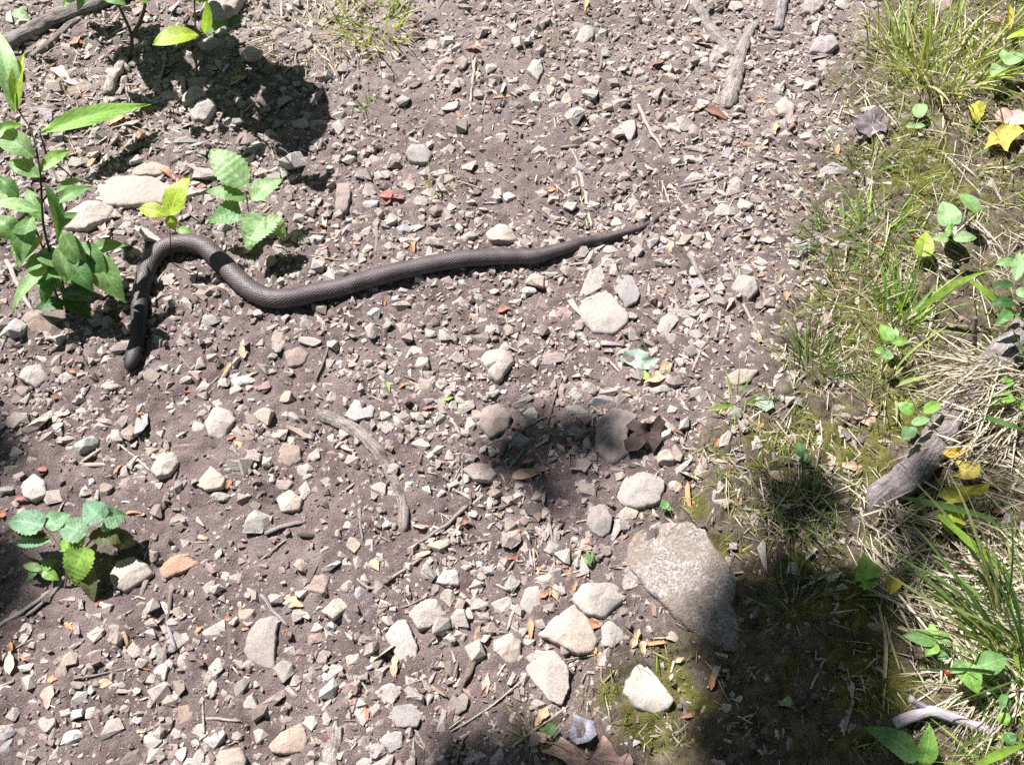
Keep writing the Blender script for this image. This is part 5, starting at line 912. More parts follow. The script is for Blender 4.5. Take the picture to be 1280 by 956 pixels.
sprig("leafy stem hanging in from the photo's right edge", TF, (1270, 190), [(1250, 100, 1262, -10, 44, "ovate", 'c'), (1250, 30, 1170, 38, 40, "ovate", 'g'), (1250, 145, 1300, 150, 50, "ovate", 'c'), (1235, 215, 1172, 262, 46, "ovate", 'm'), (1240, 110, 1160, 128, 40, "ovate", 'd'), (1245, 180, 1150, 190, 50, "ovate", 'd')], 'g', .09)
sprig("small round leaved sprout above the granite boulder", TE, (1205, 955), [(1200, 945, 1215, 918, 34, "round", None), (1212, 940, 1235, 948, 20, "ellip", None)], 'g', .012)
sprig("little green two leaf sprout beside the pink leaf", TH, (790, 850), [(768, 838, 800, 798, 46, "ovate", 'g'), (785, 826, 740, 818, 24, "ovate", 'l')], 'g', .02)
sprig("tiny green grass like sprout above the broad stones", TH, (930, 205), [(930, 205, 915, 140, 12, "lance", 'g'), (932, 205, 940, 150, 12, "lance", 'g'), (928, 205, 905, 180, 10, "lance", 'l')], 'g', .012)
sprig("pale heart leaf alone in the deep shade", TI, (400, 735), [(388, 705, 412, 735, 42, "heart", 'c')], 'c', .015)
sprig("lobed yellow green leaf left of the dry grass mat", TI, (690, 300), [(725, 200, 652, 270, 92, "heart", 'l'), (715, 250, 680, 302, 60, "ovate", 'l')], 'l', .04)
sprig("small olive leaf with reddish base by the dry grass", TI, (795, 320), [(800, 250, 780, 320, 58, "ovate", 'o')], 'o', .03)
sprig("lobed yellow green leaf at the edge of the tall grass", TI, (1010, 70), [(965, 5, 1060, 45, 78, "heart", 'y'), (975, 5, 1000, 68, 50, "ovate", 'y')], 'y', .05)
sprig("toothed three leaf seedling in the lower dry grass", TI, (955, 560), [(952, 492, 826, 470, 62, "ovate", 'g'), (955, 490, 1002, 462, 50, "ovate", 'g'), (950, 485, 930, 425, 40, "ovate", 'l'), (955, 500, 912, 548, 50, "ovate", 'l'), (985, 530, 960, 560, 40, "ovate", 'm')], 'g', .04)
sprig("broad leaved seedling beside the red berry", TI, (1090, 690), [(1055, 572, 1110, 688, 84, "ovate", 'l'), (1100, 590, 1215, 552, 90, "ovate", 'g'), (1060, 570, 1005, 610, 50, "ovate", 'g'), (1190, 760, 1220, 805, 52, "ovate", 'l'), (1215, 690, 1192, 745, 40, "ovate", 'm'), (1215, 830, 1240, 880, 50, "ovate", 'm')], 'g', .05)
plant("bottom_seedling", "seedling with two long toothed leaves at the bottom edge", "seedling", TI, (895, 1010), [[(895, 1010, 0), (893, 960, .03)]],
      [(885, 925, .035, 685, 812, .05, 104, "ovate", 'g', dict(serr=.08, ribs=.02)), (905, 950, .035, 930, 800, .06, 78, "ovate", 'l', dict(serr=.08, ribs=.02)), (890, 940, .03, 860, 1000, .02, 60, "ovate", 'g')])
bp = at(*TI(998, 605), .02)
tag(link_mesh("berry", ICO[3][0] * .0045 + bp, ICO[3][1], M_BERRY, origin=bp), "single red berry in the lower grass", "berry")

# fallen leaves and leaf scraps
DEAD = {'o': (.43, .215, .115), 'r': (.27, .125, .10), 'p': (.50, .33, .27), 't': (.46, .33, .21), 'k': (.042, .028, .024), 'v': (.15, .13, .14), 'w': (.60, .52, .42), 'y': (.42, .36, .08), 'b': (.16, .09, .06), 'e': (.28, .36, .29), 'n': (.22, .40, .08), 'u': (.36, .35, .05)}
DWORD = {'o': "orange", 'r': "dark red", 'p': "pinkish", 't': "tan", 'k': "blackish", 'v': "dark grey", 'w': "whitish", 'y': "yellow", 'b': "dark brown", 'e': "teal green", 'n': "green", 'u': "olive yellow"}
SCRAPS = {
 TA: "290 165 70 45 o,330 360 60 30 r,430 450 70 60 t,520 515 60 40 o,640 655 110 30 r,345 600 30 60 t,380 840 30 60 p,880 300 90 60 t,1210 820 28 60 w,1200 840 40 30 o,620 640 60 30 o,230 280 100 60 p,270 310 70 40 p,160 170 60 40 p,440 440 60 50 o,100 730 70 60 t",
 TB: "495 185 60 25 o,780 705 45 25 o,275 915 25 55 o,600 360 70 20 t,570 345 60 18 t,195 735 100 60 r,915 20 25 50 t,1110 900 50 25 r,1180 240 60 50 r,540 175 40 14 p,820 830 60 25 p,250 690 60 60 p,180 740 40 60 r,790 300 30 20 t,60 905 30 20 o,1260 690 40 25 t,1230 920 30 45 t",
 TC: "130 425 100 34 r,310 520 44 80 p,585 560 25 45 o,75 385 40 26 r,1150 400 42 36 o,1030 365 46 50 u,860 880 60 40 o,740 910 50 40 o,580 940 50 30 o,350 480 40 60 t,1215 630 40 60 w,470 715 50 30 p,240 880 60 50 t,1270 660 40 50 b,1180 80 60 40 p,1150 130 60 40 p,300 380 40 30 t,1150 410 60 30 r",
 TD: "905 350 30 75 t,860 680 35 22 r,540 615 25 60 w,500 575 30 22 o,1175 545 24 18 r,850 855 26 40 o,270 435 24 20 o,155 800 40 30 r,435 800 16 50 o,205 530 30 30 b,880 715 40 60 t,1215 80 24 24 r,75 905 40 30 r,230 590 60 50 p,520 590 24 18 r,1060 810 60 30 t,840 430 26 70 t,940 450 60 24 w,590 770 40 18 p",
 TE: "238 487 45 18 o,370 200 20 20 n,455 105 36 24 e,400 537 50 18 n,180 492 14 40 n,485 365 26 36 r,880 95 22 20 r,515 595 30 42 o,183 710 40 36 p,890 770 36 20 o,870 705 52 20 r,560 95 20 16 p,330 570 50 20 r,290 500 30 50 p,1075 520 30 24 o,610 205 50 40 r,440 355 26 20 r,690 820 120 50 t,740 800 80 30 p,700 770 60 20 r,1130 450 62 44 n,970 590 30 20 p,150 60 20 14 r,480 230 18 40 t,20 720 50 20 p,1260 660 40 20 b,660 650 60 30 r",
 TF: "95 347 22 20 o,300 635 26 60 o,130 705 20 52 o,35 900 34 112 o,620 605 56 22 o,890 295 70 20 p,370 830 110 44 t,690 610 105 62 p,745 915 42 30 o,395 155 26 36 o,185 185 34 56 p,75 650 20 40 o,90 770 30 16 r,210 635 20 20 o,150 770 60 16 t,1150 25 60 30 o,620 790 90 40 p,560 640 60 30 w,650 800 70 40 p,290 40 60 50 p,380 90 20 60 t,700 560 40 22 p,880 320 30 20 r,700 590 80 40 p,40 220 70 30 p,40 940 40 60 o,560 775 30 60 p",
 TG: "35 570 40 90 w,40 510 26 40 o,390 355 40 56 p,360 350 20 26 r,1030 805 46 24 o,1215 850 20 40 r,910 445 36 20 o,755 105 40 26 t,525 825 36 24 t,1085 345 96 52 t,400 645 90 40 t,195 632 40 30 o,545 592 40 14 o,770 535 26 30 o,255 435 30 40 o,500 15 60 22 o,1060 460 24 36 o,850 405 30 24 o,1205 675 30 20 o,180 700 60 90 p,90 555 40 20 o,20 665 70 30 w,1020 310 40 16 b,1230 640 20 14 r,5 20 40 40 o,740 450 24 30 o,1220 850 16 36 r",
 TH: "710 445 36 80 o,545 650 40 90 p,530 685 26 30 o,300 635 80 40 o,470 50 36 22 r,870 290 24 56 o,760 320 40 26 o,945 430 62 40 o,1180 500 72 22 o,970 565 34 84 p,915 135 76 46 p,640 180 52 30 r,660 80 30 24 r,800 320 30 92 t,1200 415 44 24 t,90 770 40 74 o,160 390 34 20 r,150 285 40 20 r,130 210 40 50 t,745 215 40 26 o,850 235 24 40 o,905 245 24 30 o,1100 480 36 80 t,1130 520 34 60 t,500 300 40 50 p,300 60 60 24 p,620 185 60 20 r,945 520 26 40 o,440 60 20 20 t,780 310 20 40 r,60 720 60 20 r,310 330 30 20 r,430 350 30 14 r,300 170 80 40 p,750 770 50 90 t,740 850 60 60 p,890 865 40 28 o,205 580 40 90 t,60 380 20 14 r,560 240 26 40 t,885 260 30 30 r",
 TI: "125 635 36 86 o,35 765 76 24 o,190 755 46 36 b,155 945 20 16 r,95 650 50 40 t,475 145 50 40 t,170 600 30 14 t,0 560 40 20 t,1180 10 40 30 r,1060 590 60 60 p,560 855 24 24 t"}
for t, txt in SCRAPS.items():
    for it in txt.split(","):
        a = it.split(); x, y, w, h = map(float, a[:4]); c = a[4]; px, py = t(x, y)
        L, wd = max(w, h), min(w, h); ang = (0 if w >= h else math.pi / 2) + r2.normal() * .35
        if r2.random() < .5: ang += math.pi
        dx, dy = math.cos(ang) * L / 2 / S, math.sin(ang) * L / 2 / S
        lift = .002 + .0025 * r2.random()
        b3, t3 = at(px - dx, py - dy, lift), at(px + dx, py + dy, lift + .004 * r2.random())
        wm = wd / S * mpp(b3) * .8
        nh = np.array([0, 0, 1.]) + r2.normal(size=3) * .22
        V, F, UV = leaf_geom(b3, t3, wm, nh, ["ellip", "ovate", "ovate"][int(r2.integers(3))], fold=r2.uniform(.05, .5), arch=r2.uniform(.0, .12), twist=r2.normal() * .35, nu=13, nv=5, r=r2, rag=.55)
        o = link_mesh("leaf_scrap", V, F, M_DEAD, origin=(b3 + t3) / 2, color=jitter(DEAD[c], r2, .1), uv=UV)
        adj = [DWORD[c], "broad" if wd / L > .6 else "narrow"]
        pend(o, adj, "leaf scrap", "leaf", "leaf scraps on the ground", px, py, w * h)
def lobed(name, label, t, pts, c, h=.006, curl=.012, tip=None, parts=None):
    """fallen leaf from its traced outline, crumpled and lifted off the ground"""
    W = np.array([t(*p) for p in pts]); seg = np.linalg.norm(W - np.roll(W, -1, 0), axis=1); cum = np.r_[0, np.cumsum(seg)]
    n = 54; u = np.linspace(0, cum[-1], n, endpoint=False); Wc = np.vstack([W, W[:1]]); ox, oy = np.interp(u, cum, Wc[:, 0]), np.interp(u, cum, Wc[:, 1])
    c0 = np.array([ox.mean(), oy.mean()]); V, UV = [], []; sd = r2.uniform(0, 50)
    for f in (1.0, .8, .6, .4, .2):
        for k in range(n):
            x, y = c0[0] + (ox[k] - c0[0]) * f, c0[1] + (oy[k] - c0[1]) * f
            b = at(x, y, h); z = curl * (vn(b[0] * 42 + sd, b[1] * 42, 3) + .55 * vn(b[0] * 105 + sd, b[1] * 105, 4)) + curl * .5 * f
            V.append(b + np.array([0, 0, max(z, -h * .7)])); a = math.atan2(oy[k] - c0[1], ox[k] - c0[0]); UV.append(((abs(((a * 5 / (2 * math.pi)) % 1) - .5) * 2) * f + .02, f * .3))
    b = at(*c0, h); V.append(b + np.array([0, 0, max(curl * float(vn(b[0] * 42 + sd, b[1] * 42, 3) + .55 * vn(b[0] * 105 + sd, b[1] * 105, 4)), -h * .7)])); UV.append((0, 0)); F = []
    for i in range(4):
        for k in range(n): F.append((i * n + k, i * n + (k + 1) % n, (i + 1) * n + (k + 1) % n, (i + 1) * n + k))
    F += [(4 * n + k, 4 * n + (k + 1) % n, 5 * n) for k in range(n)]
    return tag(link_mesh(name, V, F, M_DEAD, origin=b, color=DEAD[c], uv=UV), label, "leaf")
lobed("dead_leaf", "dark crumpled brown leaf on the shaded grey stone", TE, [(1062, 640), (1090, 618), (1120, 640), (1165, 625), (1185, 605), (1212, 632), (1190, 660), (1200, 690), (1165, 740), (1140, 705), (1105, 735), (1062, 738), (1050, 700), (1095, 668)], 'k', .014, .007)
lobed("dead_leaf", "blackish grey curled leaf at the edge of the mossy bank", TC, [(640, 470), (680, 430), (735, 405), (775, 450), (765, 500), (740, 490), (700, 525), (660, 500)], 'v', .008, .006)
lobed("dead_leaf", "large pink fallen leaf at the bottom edge", TH, [(745, 900), (790, 885), (815, 840), (850, 865), (915, 935), (955, 890), (975, 838), (1010, 880), (1050, 950), (1075, 900), (1092, 940), (1070, 1010), (900, 1010), (830, 935)], 'p', .010, .007)
lobed("fallen_leaf", "teal green torn leaf right of the mid path gravel", TE, [(1040, 400), (1060, 360), (1110, 350), (1150, 385), (1190, 395), (1160, 420), (1110, 430), (1090, 410)], 'e', .010, .006)
lobed("dead_leaf", "curled tan leaf under the teal green leaf", TE, [(1130, 480), (1160, 440), (1200, 400), (1235, 410), (1225, 450), (1170, 485)], 't', .006, .008)
lobed("lichen_flake", "pale blue grey lichen flake above the pink leaf", TH, [(850, 850), (870, 765), (900, 775), (945, 790), (955, 840), (925, 870), (880, 875)], 'v', .008, .008).color = (.31, .31, .36, 1)
lobed("fallen_leaf", "yellow lobed leaf near the right edge in sun", TC, [(1130, 560), (1145, 510), (1190, 480), (1235, 480), (1280, 500), (1225, 540), (1215, 570), (1180, 545)], 'y', .02, .008)
lobed("fallen_leaf", "olive yellow lobed leaf above the yellow lobed leaf", TC, [(1065, 400), (1105, 380), (1140, 390), (1130, 430), (1100, 465), (1075, 445)], 'u', .02, .008)
lobed("dead_leaf", "large pale pink dead leaf at the right edge", TC, [(1150, 450), (1180, 420), (1240, 415), (1290, 420), (1290, 480), (1230, 485), (1170, 470)], 'p', .012, .009)
lobed("fallen_leaf", "orange yellow leaf highest beside the log", TF, [(972, 735), (1000, 722), (1040, 722), (1060, 708), (1072, 730), (1035, 758), (1000, 765)], 'o', .03, .007).color = (.55, .36, .05, 1)
lobed("fallen_leaf", "yellow lobed leaf in the middle beside the log", TF, [(1005, 830), (1040, 800), (1020, 765), (1060, 772), (1112, 785), (1110, 830), (1075, 835), (1040, 835)], 'y', .03, .007)
lobed("fallen_leaf", "large yellow leaf with orange edge lowest beside the log", TF, [(955, 900), (985, 870), (1040, 860), (1085, 865), (1145, 855), (1140, 885), (1090, 905), (1050, 930), (1000, 935)], 'u', .035, .007)
lobed("fallen_leaf", "dull yellow leaf piece in front of the tall grass", TF, [(965, 940), (1060, 930), (1060, 1010), (1020, 1040), (975, 1030)], 'u', .03, .006)
lobed("lichen_flake", "pale green lichen flake by the small grass sprig", TF, [(275, 560), (300, 530), (345, 540), (350, 570), (320, 585)], 'e', .008, .005)

# ------------------------------------------------------------------ grass
def blades(bases, tips, width, cols, r, bend=.35, seg=6, fold=.25):
    """bases, tips (n,3) arrays -> joined ribbons"""
    n = len(bases); t = np.linspace(0, 1, seg + 1)
    mid = (bases + tips) / 2 + np.c_[np.zeros((n, 2)), np.full(n, 1.0)] * (np.linalg.norm(tips - bases, axis=1) * bend)[:, None] * r.uniform(.4, 1.2, (n, 1))
    P = (1 - t)[None, :, None] ** 2 * bases[:, None] + 2 * (t * (1 - t))[None, :, None] * mid[:, None] + (t ** 2)[None, :, None] * tips[:, None]
    tan = np.gradient(P, axis=1); ref = r.normal(size=(n, 1, 3)) * .5 + np.array([0, -.4, .8]); sd = np.cross(tan, ref); sd /= np.linalg.norm(sd, axis=2)[:, :, None] + 1e-9
    nr = np.cross(sd, tan); nr /= np.linalg.norm(nr, axis=2)[:, :, None] + 1e-9
    w = (width[:, None] * np.clip(np.sin(np.pi * (.18 + .82 * t) ** .9), .03, 1)[None] * .5)[:, :, None]
    A, B, Cc = P - sd * w + nr * w * fold, P, P + sd * w + nr * w * fold
    V = np.stack([A, B, Cc], 2).reshape(-1, 3); m = (seg + 1) * 3
    q = []
    for i in range(seg):
        q += [(i * 3, i * 3 + 1, i * 3 + 4, i * 3 + 3), (i * 3 + 1, i * 3 + 2, i * 3 + 5, i * 3 + 4)]
    Q = (np.array(q)[None] + (np.arange(n) * m)[:, None, None]).reshape(-1, 4)
    return V, Q, np.repeat(cols, m, 0)
r3 = np.random.default_rng(41)
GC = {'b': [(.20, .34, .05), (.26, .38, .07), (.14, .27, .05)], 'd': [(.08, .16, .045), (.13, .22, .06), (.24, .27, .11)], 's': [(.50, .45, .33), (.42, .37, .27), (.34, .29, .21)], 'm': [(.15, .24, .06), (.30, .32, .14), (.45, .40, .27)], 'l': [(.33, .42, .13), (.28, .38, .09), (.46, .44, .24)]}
def tuft(label, t, base, n, rad, hgt, spread, c, lean=(0, 0), wpx=4.5, name="grass_tuft", bend=.2, up=.75):
    b3 = at(*t(*base)); m = mpp(b3) / S; a = r3.uniform(0, 2 * np.pi, n); rr = np.sqrt(r3.uniform(0, 1, n)) * rad * 1.25 * m
    B = np.c_[b3[0] + np.cos(a) * rr, b3[1] + np.sin(a) * rr, np.zeros(n)]; B[:, 2] = gh(B[:, 0], B[:, 1]) - .002
    L = hgt * m * r3.uniform(.4, 1.15, n); a2 = a + r3.normal(size=n) * .7; sp = spread * r3.uniform(.2, 1.2, n)
    D = np.c_[np.cos(a2) * sp * 1.15 + lean[0], np.sin(a2) * sp * 1.15 + lean[1], np.full(n, up) * r3.uniform(.15, 1.1, n)]; D /= np.linalg.norm(D, axis=1)[:, None]
    Tt = B + D * L[:, None]; Tt[:, 2] = np.maximum(Tt[:, 2], gh(Tt[:, 0], Tt[:, 1]) + .004)
    cols = np.array(GC[c])[r3.integers(0, 3, n)] * (1 + r3.normal(size=(n, 1)) * .16)
    dead = r3.uniform(0, 1, n) < .26; cols[dead] = np.array(GC['s'])[r3.integers(0, 3, dead.sum())]; Tt[dead, 2] = gh(Tt[dead, 0], Tt[dead, 1]) + .006
    V, Q, C = blades(B, Tt, wpx * m * r3.uniform(.4, 1.15, n) * .9, np.clip(cols, .01, .8), r3, bend)
    me = big_mesh(name, V - b3, Q, M_STRAW if c == 's' else M_BLADE, C); me.location = b3.tolist()
    return tag(me, label, "grass", "grass tufts", "thing")
tuft("bright green grass tuft at the top edge left of centre", TB, (130, 110), 130, 100, 190, .8, 'l', (0, .1), 7)
tuft("bleached dry grass tuft left of the bright green tuft", TA, (1170, 150), 200, 130, 130, 1.2, 's', (0, 0), 6, "dry_grass_tuft", .15, .4)
tuft("small green grass sprout below the bright green tuft", TB, (110, 415), 26, 22, 75, .6, 'b', (0, 0), 5)
tuft("greyish dry moss grass tuft just above the snake's middle", TB, (370, 690), 60, 45, 80, 1.0, 'm', (0, 0), 5)
tuft("tiny mossy tuft on the bare upper path", TB, (740, 205), 24, 25, 35, 1.0, 'm', (0, 0), 4)
tuft("big bright grass clump in the upper right", TC, (960, 270), 210, 130, 300, .8, 'l', (.05, .25), 9)
tuft("thin grass clump left of the big bright clump", TC, (800, 190), 90, 90, 230, .7, 'm', (0, .25), 7)
tuft("pale grass spilling below the big bright clump", TC, (960, 400), 70, 130, 170, 1.0, 'l', (-.2, 0), 7)
tuft("small dark grass clump at the moss edge", TC, (690, 625), 60, 50, 110, .8, 'd', (0, .2), 6)
tuft("short grass among the moss under the yellow leaf", TC, (1050, 600), 60, 70, 120, .9, 'm', (0, .1), 6)
tuft("deep green grass clump at the moss edge below the tail level", TC, (560, 900), 80, 70, 190, .9, 'd', (0, .2), 7)
tuft("light green grass clump beside the nettle like seedling", TC, (740, 880), 90, 80, 210, .9, 'b', (.05, .2), 7)
tuft("sunlit tall grass clump in the middle of the bank", TF, (815, 240), 80, 50, 250, .6, 'b', (.05, .35), 9)
tuft("yellowish grass left of the sunlit tall clump", TF, (640, 140), 70, 90, 180, .8, 'm', (0, .15), 7)
tuft("dark spiky grass clump left of the moss", TF, (490, 425), 80, 60, 230, .7, 'd', (0, .3), 7)
tuft("straw coloured grass at the foot of the dark spiky clump", TF, (520, 440), 40, 70, 130, 1.1, 's', (0, 0), 6, "dry_grass_tuft", .15, .3)
tuft("small grass sprig with flat blades on the litter", TF, (205, 555), 20, 20, 170, 1.1, 'b', (.1, .1), 8)
tuft("sparse grass tuft at the foot of the moss patch", TF, (770, 480), 45, 60, 190, 1.1, 'm', (.15, .15), 7)
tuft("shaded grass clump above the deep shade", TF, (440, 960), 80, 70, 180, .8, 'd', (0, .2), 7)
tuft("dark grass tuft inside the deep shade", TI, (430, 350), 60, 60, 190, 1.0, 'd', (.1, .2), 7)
tuft("fine grass at the head of the boulder's moss", TI, (420, 60), 60, 80, 130, 1.0, 'm', (0, 0), 6)
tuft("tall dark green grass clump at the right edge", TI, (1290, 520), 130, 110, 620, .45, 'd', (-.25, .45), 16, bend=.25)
tuft("green grass clump low at the right edge", TI, (1290, 760), 80, 120, 320, .8, 'b', (-.3, .3), 12)
tuft("grass blades fanning at the right edge by the log", TF, (1290, 500), 50, 70, 280, .9, 'd', (-.4, .2), 11)
tuft("pale grass behind the log end", TF, (1230, 330), 60, 100, 200, 1.0, 'm', (-.2, 0), 8)
tuft("grass at the upper right corner behind the sprig", TC, (1240, 60), 60, 110, 200, .9, 'l', (-.1, .1), 8)
tuft("tuft of mixed grass by the pale pink dead leaf", TC, (1250, 560), 50, 90, 170, .9, 'm', (-.1, .1), 8)
tuft("dry twiggy grass bunch beside the little green sprout", TH, (720, 850), 40, 40, 130, 1.0, 'm', (0, 0), 6)
tuft("grass clump in the lower right corner", TI, (1250, 960), 60, 120, 260, .9, 'b', (-.2, .2), 11)
def blade(label, t, pts, w, c, hs):
    P3 = np.array([[*at(*t(*p), h)] for p, h in zip(pts, hs)]); Pc = catmull(P3, 10); n = len(Pc); tan = np.gradient(Pc, axis=0)
    sd = np.cross(tan, [0, -.3, 1.]); sd /= np.linalg.norm(sd, axis=1)[:, None]; tt = np.linspace(0, 1, n)
    wd = w / S * mpp(Pc[0]) * .5 * np.clip(np.sin(np.pi * (.15 + .85 * tt)), .04, 1)
    V = np.stack([Pc - sd * wd[:, None] + [0, 0, .0008], Pc, Pc + sd * wd[:, None] + [0, 0, .0008]], 1).reshape(-1, 3)
    F = [(i * 3 + k, i * 3 + k + 1, i * 3 + 4 + k, i * 3 + 3 + k) for i in range(n - 1) for k in (0, 1)]
    return tag(link_mesh("long_grass", V, F, M_BLADE, origin=Pc[0], vcol=np.tile(GC[c][0], (len(V), 1))), label, "grass", "single long grasses", "thing")
blade("long bright grass blade arching right of the sunlit clump", TF, [(880, 215), (980, 140), (1060, 95), (1160, 55)], 26, 'b', [.02, .06, .08, .09])
blade("wide grass blade slanting down above the log", TF, [(1080, 98), (1150, 150), (1220, 200), (1290, 260)], 28, 'b', [.09, .08, .06, .04])
blade("flat bright blade above the seedling left of the log", TF, [(800, 490), (850, 470), (910, 458), (975, 456)], 16, 'l', [.01, .02, .02, .012])
blade("thin long grass stalk crossing the moss by the branch stub", TF, [(770, 470), (850, 370), (940, 300), (1030, 245)], 9, 'l', [.01, .04, .05, .05])
blade("broad green blade over the yellow leaf lowest beside the log", TF, [(830, 905), (930, 925), (1040, 950), (1150, 985), (1230, 1060)], 26, 'd', [.05, .06, .06, .05, .03])
blade("broad green blade crossing below the yellow leaves", TI, [(960, 20), (1040, 90), (1120, 160), (1200, 225), (1260, 270)], 30, 'b', [.09, .08, .07, .05, .03])
blade("wide bright blade at the bottom right corner", TI, [(1100, 955), (1170, 920), (1230, 895), (1300, 872)], 34, 'b', [.05, .06, .06, .05])
blade("green blade lying across the round leaves behind the log", TF, [(1120, 600), (1180, 620), (1240, 640), (1300, 665)], 22, 'd', [.05, .05, .05, .04])
blade("bleached blade curving down through the deep shade", TI, [(740, 360), (765, 500), (760, 650), (752, 810)], 14, 's', [.02, .012, .008, .006])
blade("thin bleached blade right of the curving one", TI, [(760, 400), (785, 500), (825, 620)], 10, 's', [.02, .012, .008])
blade("thin grass blade leaning over the small sprig", TF, [(205, 560), (150, 570), (90, 582)], 16, 'b', [.01, .02, .012])
blade("thin green blade pointing up the bank by the nettle like seedling", TC, [(860, 845), (815, 770), (775, 700)], 7, 'l', [.02, .05, .08])

# dry grass mats: too many to count
def straw_mat(areas, n, seed, name, label, wpx=(4, 10), spread=.5):
    r = np.random.default_rng(seed); B, Tt = [], []
    for (px, py, rx, ry, ang, ln, k, hh) in areas:
        for _ in range(k):
            u, v = r.normal(size=2) * .5; x, y = px + u * rx, py + v * ry; a = ang + r.normal() * spread; l = ln * r.uniform(.4, 1.2)
            q = at(x, y, r.uniform(.002, hh)); q2 = at(x + math.cos(a) * l, y + math.sin(a) * l, r.uniform(.001, hh)); B.append(q); Tt.append(q2)
    B, Tt = np.array(B), np.array(Tt); n = len(B)
    cols = np.array([(.50, .45, .36), (.40, .35, .29), (.58, .53, .44), (.28, .23, .18), (.46, .42, .30)])[r.integers(0, 5, n)] * (1 + r.normal(size=(n, 1)) * .1)
    V, Q, C = blades(B, Tt, r.uniform(*wpx, n) / S * .0010, np.clip(cols, .02, .8), r, .07, 7, .5)
    return tag(big_mesh(name, V, Q, M_STRAW, C), label, "dry grass", kind="stuff")
straw_mat([(1150, 720, 70, 40, .35, 90, 210, .03), (1190, 760, 60, 40, .5, 90, 170, .03), (1110, 680, 45, 30, .9, 70, 80, .02), (1160, 650, 60, 20, .1, 80, 90, .025), (1200, 800, 50, 30, .7, 70, 90, .02), (1240, 860, 60, 40, 2.6, 90, 110, .02), (1180, 840, 40, 20, .2, 60, 40, .02), (1260, 690, 40, 50, .5, 80, 60, .02)],
          0, 81, "dry_grass_mat", "mat of bleached dry grass beside the deep shade")
straw_mat([(1240, 465, 50, 24, 2.8, 70, 130, .06), (1245, 480, 35, 28, 2.9, 60, 70, .065), (1250, 520, 50, 40, 2.9, 90, 120, .05), (1240, 455, 50, 20, 2.9, 90, 90, .025), (1230, 580, 50, 40, .2, 90, 90, .02), (1150, 570, 30, 45, .4, 55, 10, .06), (1105, 625, 22, 14, .9, 40, 34, .04)],
          0, 82, "dry_grass_mat", "dry grass blown over the half buried log")
straw_mat([(1130, 310, 90, 70, .3, 45, 150, .012), (1050, 420, 50, 60, 1.2, 35, 90, .01), (1180, 60, 90, 60, 1.0, 50, 120, .02), (1000, 560, 80, 60, .6, 35, 140, .008), (960, 640, 60, 50, .4, 35, 90, .008), (1130, 430, 60, 50, .3, 50, 90, .012), (1210, 180, 60, 60, .5, 45, 80, .012), (1240, 300, 50, 60, .6, 45, 70, .012), (1060, 620, 50, 40, 1.0, 45, 60, .012), (1080, 850, 50, 80, .8, 45, 40, .006), (850, 900, 90, 40, .6, 25, 50, .006), (1090, 120, 40, 60, 1.3, 40, 70, .012)],
          0, 83, "dry_grass_wisps", "thin wisps of dry grass over the mossy bank", (3, 7), 1.0)
straw_mat([(920, 230, 50, 60, .8, 22, 110, .005), (850, 240, 60, 40, .6, 20, 60, .005), (930, 330, 40, 60, 1.1, 22, 70, .005), (880, 580, 60, 50, 1.0, 22, 70, .005), (120, 130, 80, 60, -.6, 25, 90, .008), (60, 110, 50, 50, -.7, 25, 60, .008), (640, 690, 90, 60, .9, 18, 60, .004), (560, 720, 100, 70, .7, 20, 60, .004), (410, 60, 40, 40, .9, 20, 60, .008)],
          0, 84, "straw_bits", "scattered bits of dry straw on the trail", (3, 6), 1.2)

# short fine grass covering the bank
r = np.random.default_rng(93); n = 64000
x, y = r.uniform(.0, 1.4, n), r.uniform(-.75, 1.2, n); bk_ = bank(x, y)
dens = bk_ * np.clip(.42 + .7 * vn(x * 5.5, y * 5.5, 77) + .45 * vn(x * 18, y * 18, 78) + .3 * sstep(0, .5, y) + .25 * sstep(.6, 1.0, x), 0, 1)
for a_, b_, c_ in [(1010, 850, 90), (940, 760, 60), (880, 870, 70), (1030, 500, 40)]:
    q = flat(a_, b_); dens = dens * (1 - .85 * np.exp(-((x - q[0]) ** 2 + (y - q[1]) ** 2) / (c_ * mpp(q)) ** 2))
k = (r.uniform(0, 1, n) < dens) & ~occupied(x, y); x, y = x[k], y[k]; n = len(x)
B = np.c_[x, y, gh(x, y)]; L = r.uniform(.012, .045, n); a = r.uniform(0, 6.28, n); D = np.c_[np.cos(a), np.sin(a), r.uniform(.15, 1.1, n)]; D /= np.linalg.norm(D, axis=1)[:, None]
cols = np.array([(.30, .36, .10), (.22, .31, .08), (.40, .40, .19), (.47, .42, .29), (.15, .22, .06)])[r.choice(5, n, p=[.26, .24, .2, .18, .12])] * (1 + r.normal(size=(n, 1)) * .12)
V, Q, C = blades(B, B + D * L[:, None], r.uniform(.0007, .0017, n), np.clip(cols, .02, .8), r, .25, 3, .3)
tag(big_mesh("short_grass", V, Q, M_BLADE, C), "thin short grass growing through the mossy bank", "grass", kind="stuff")

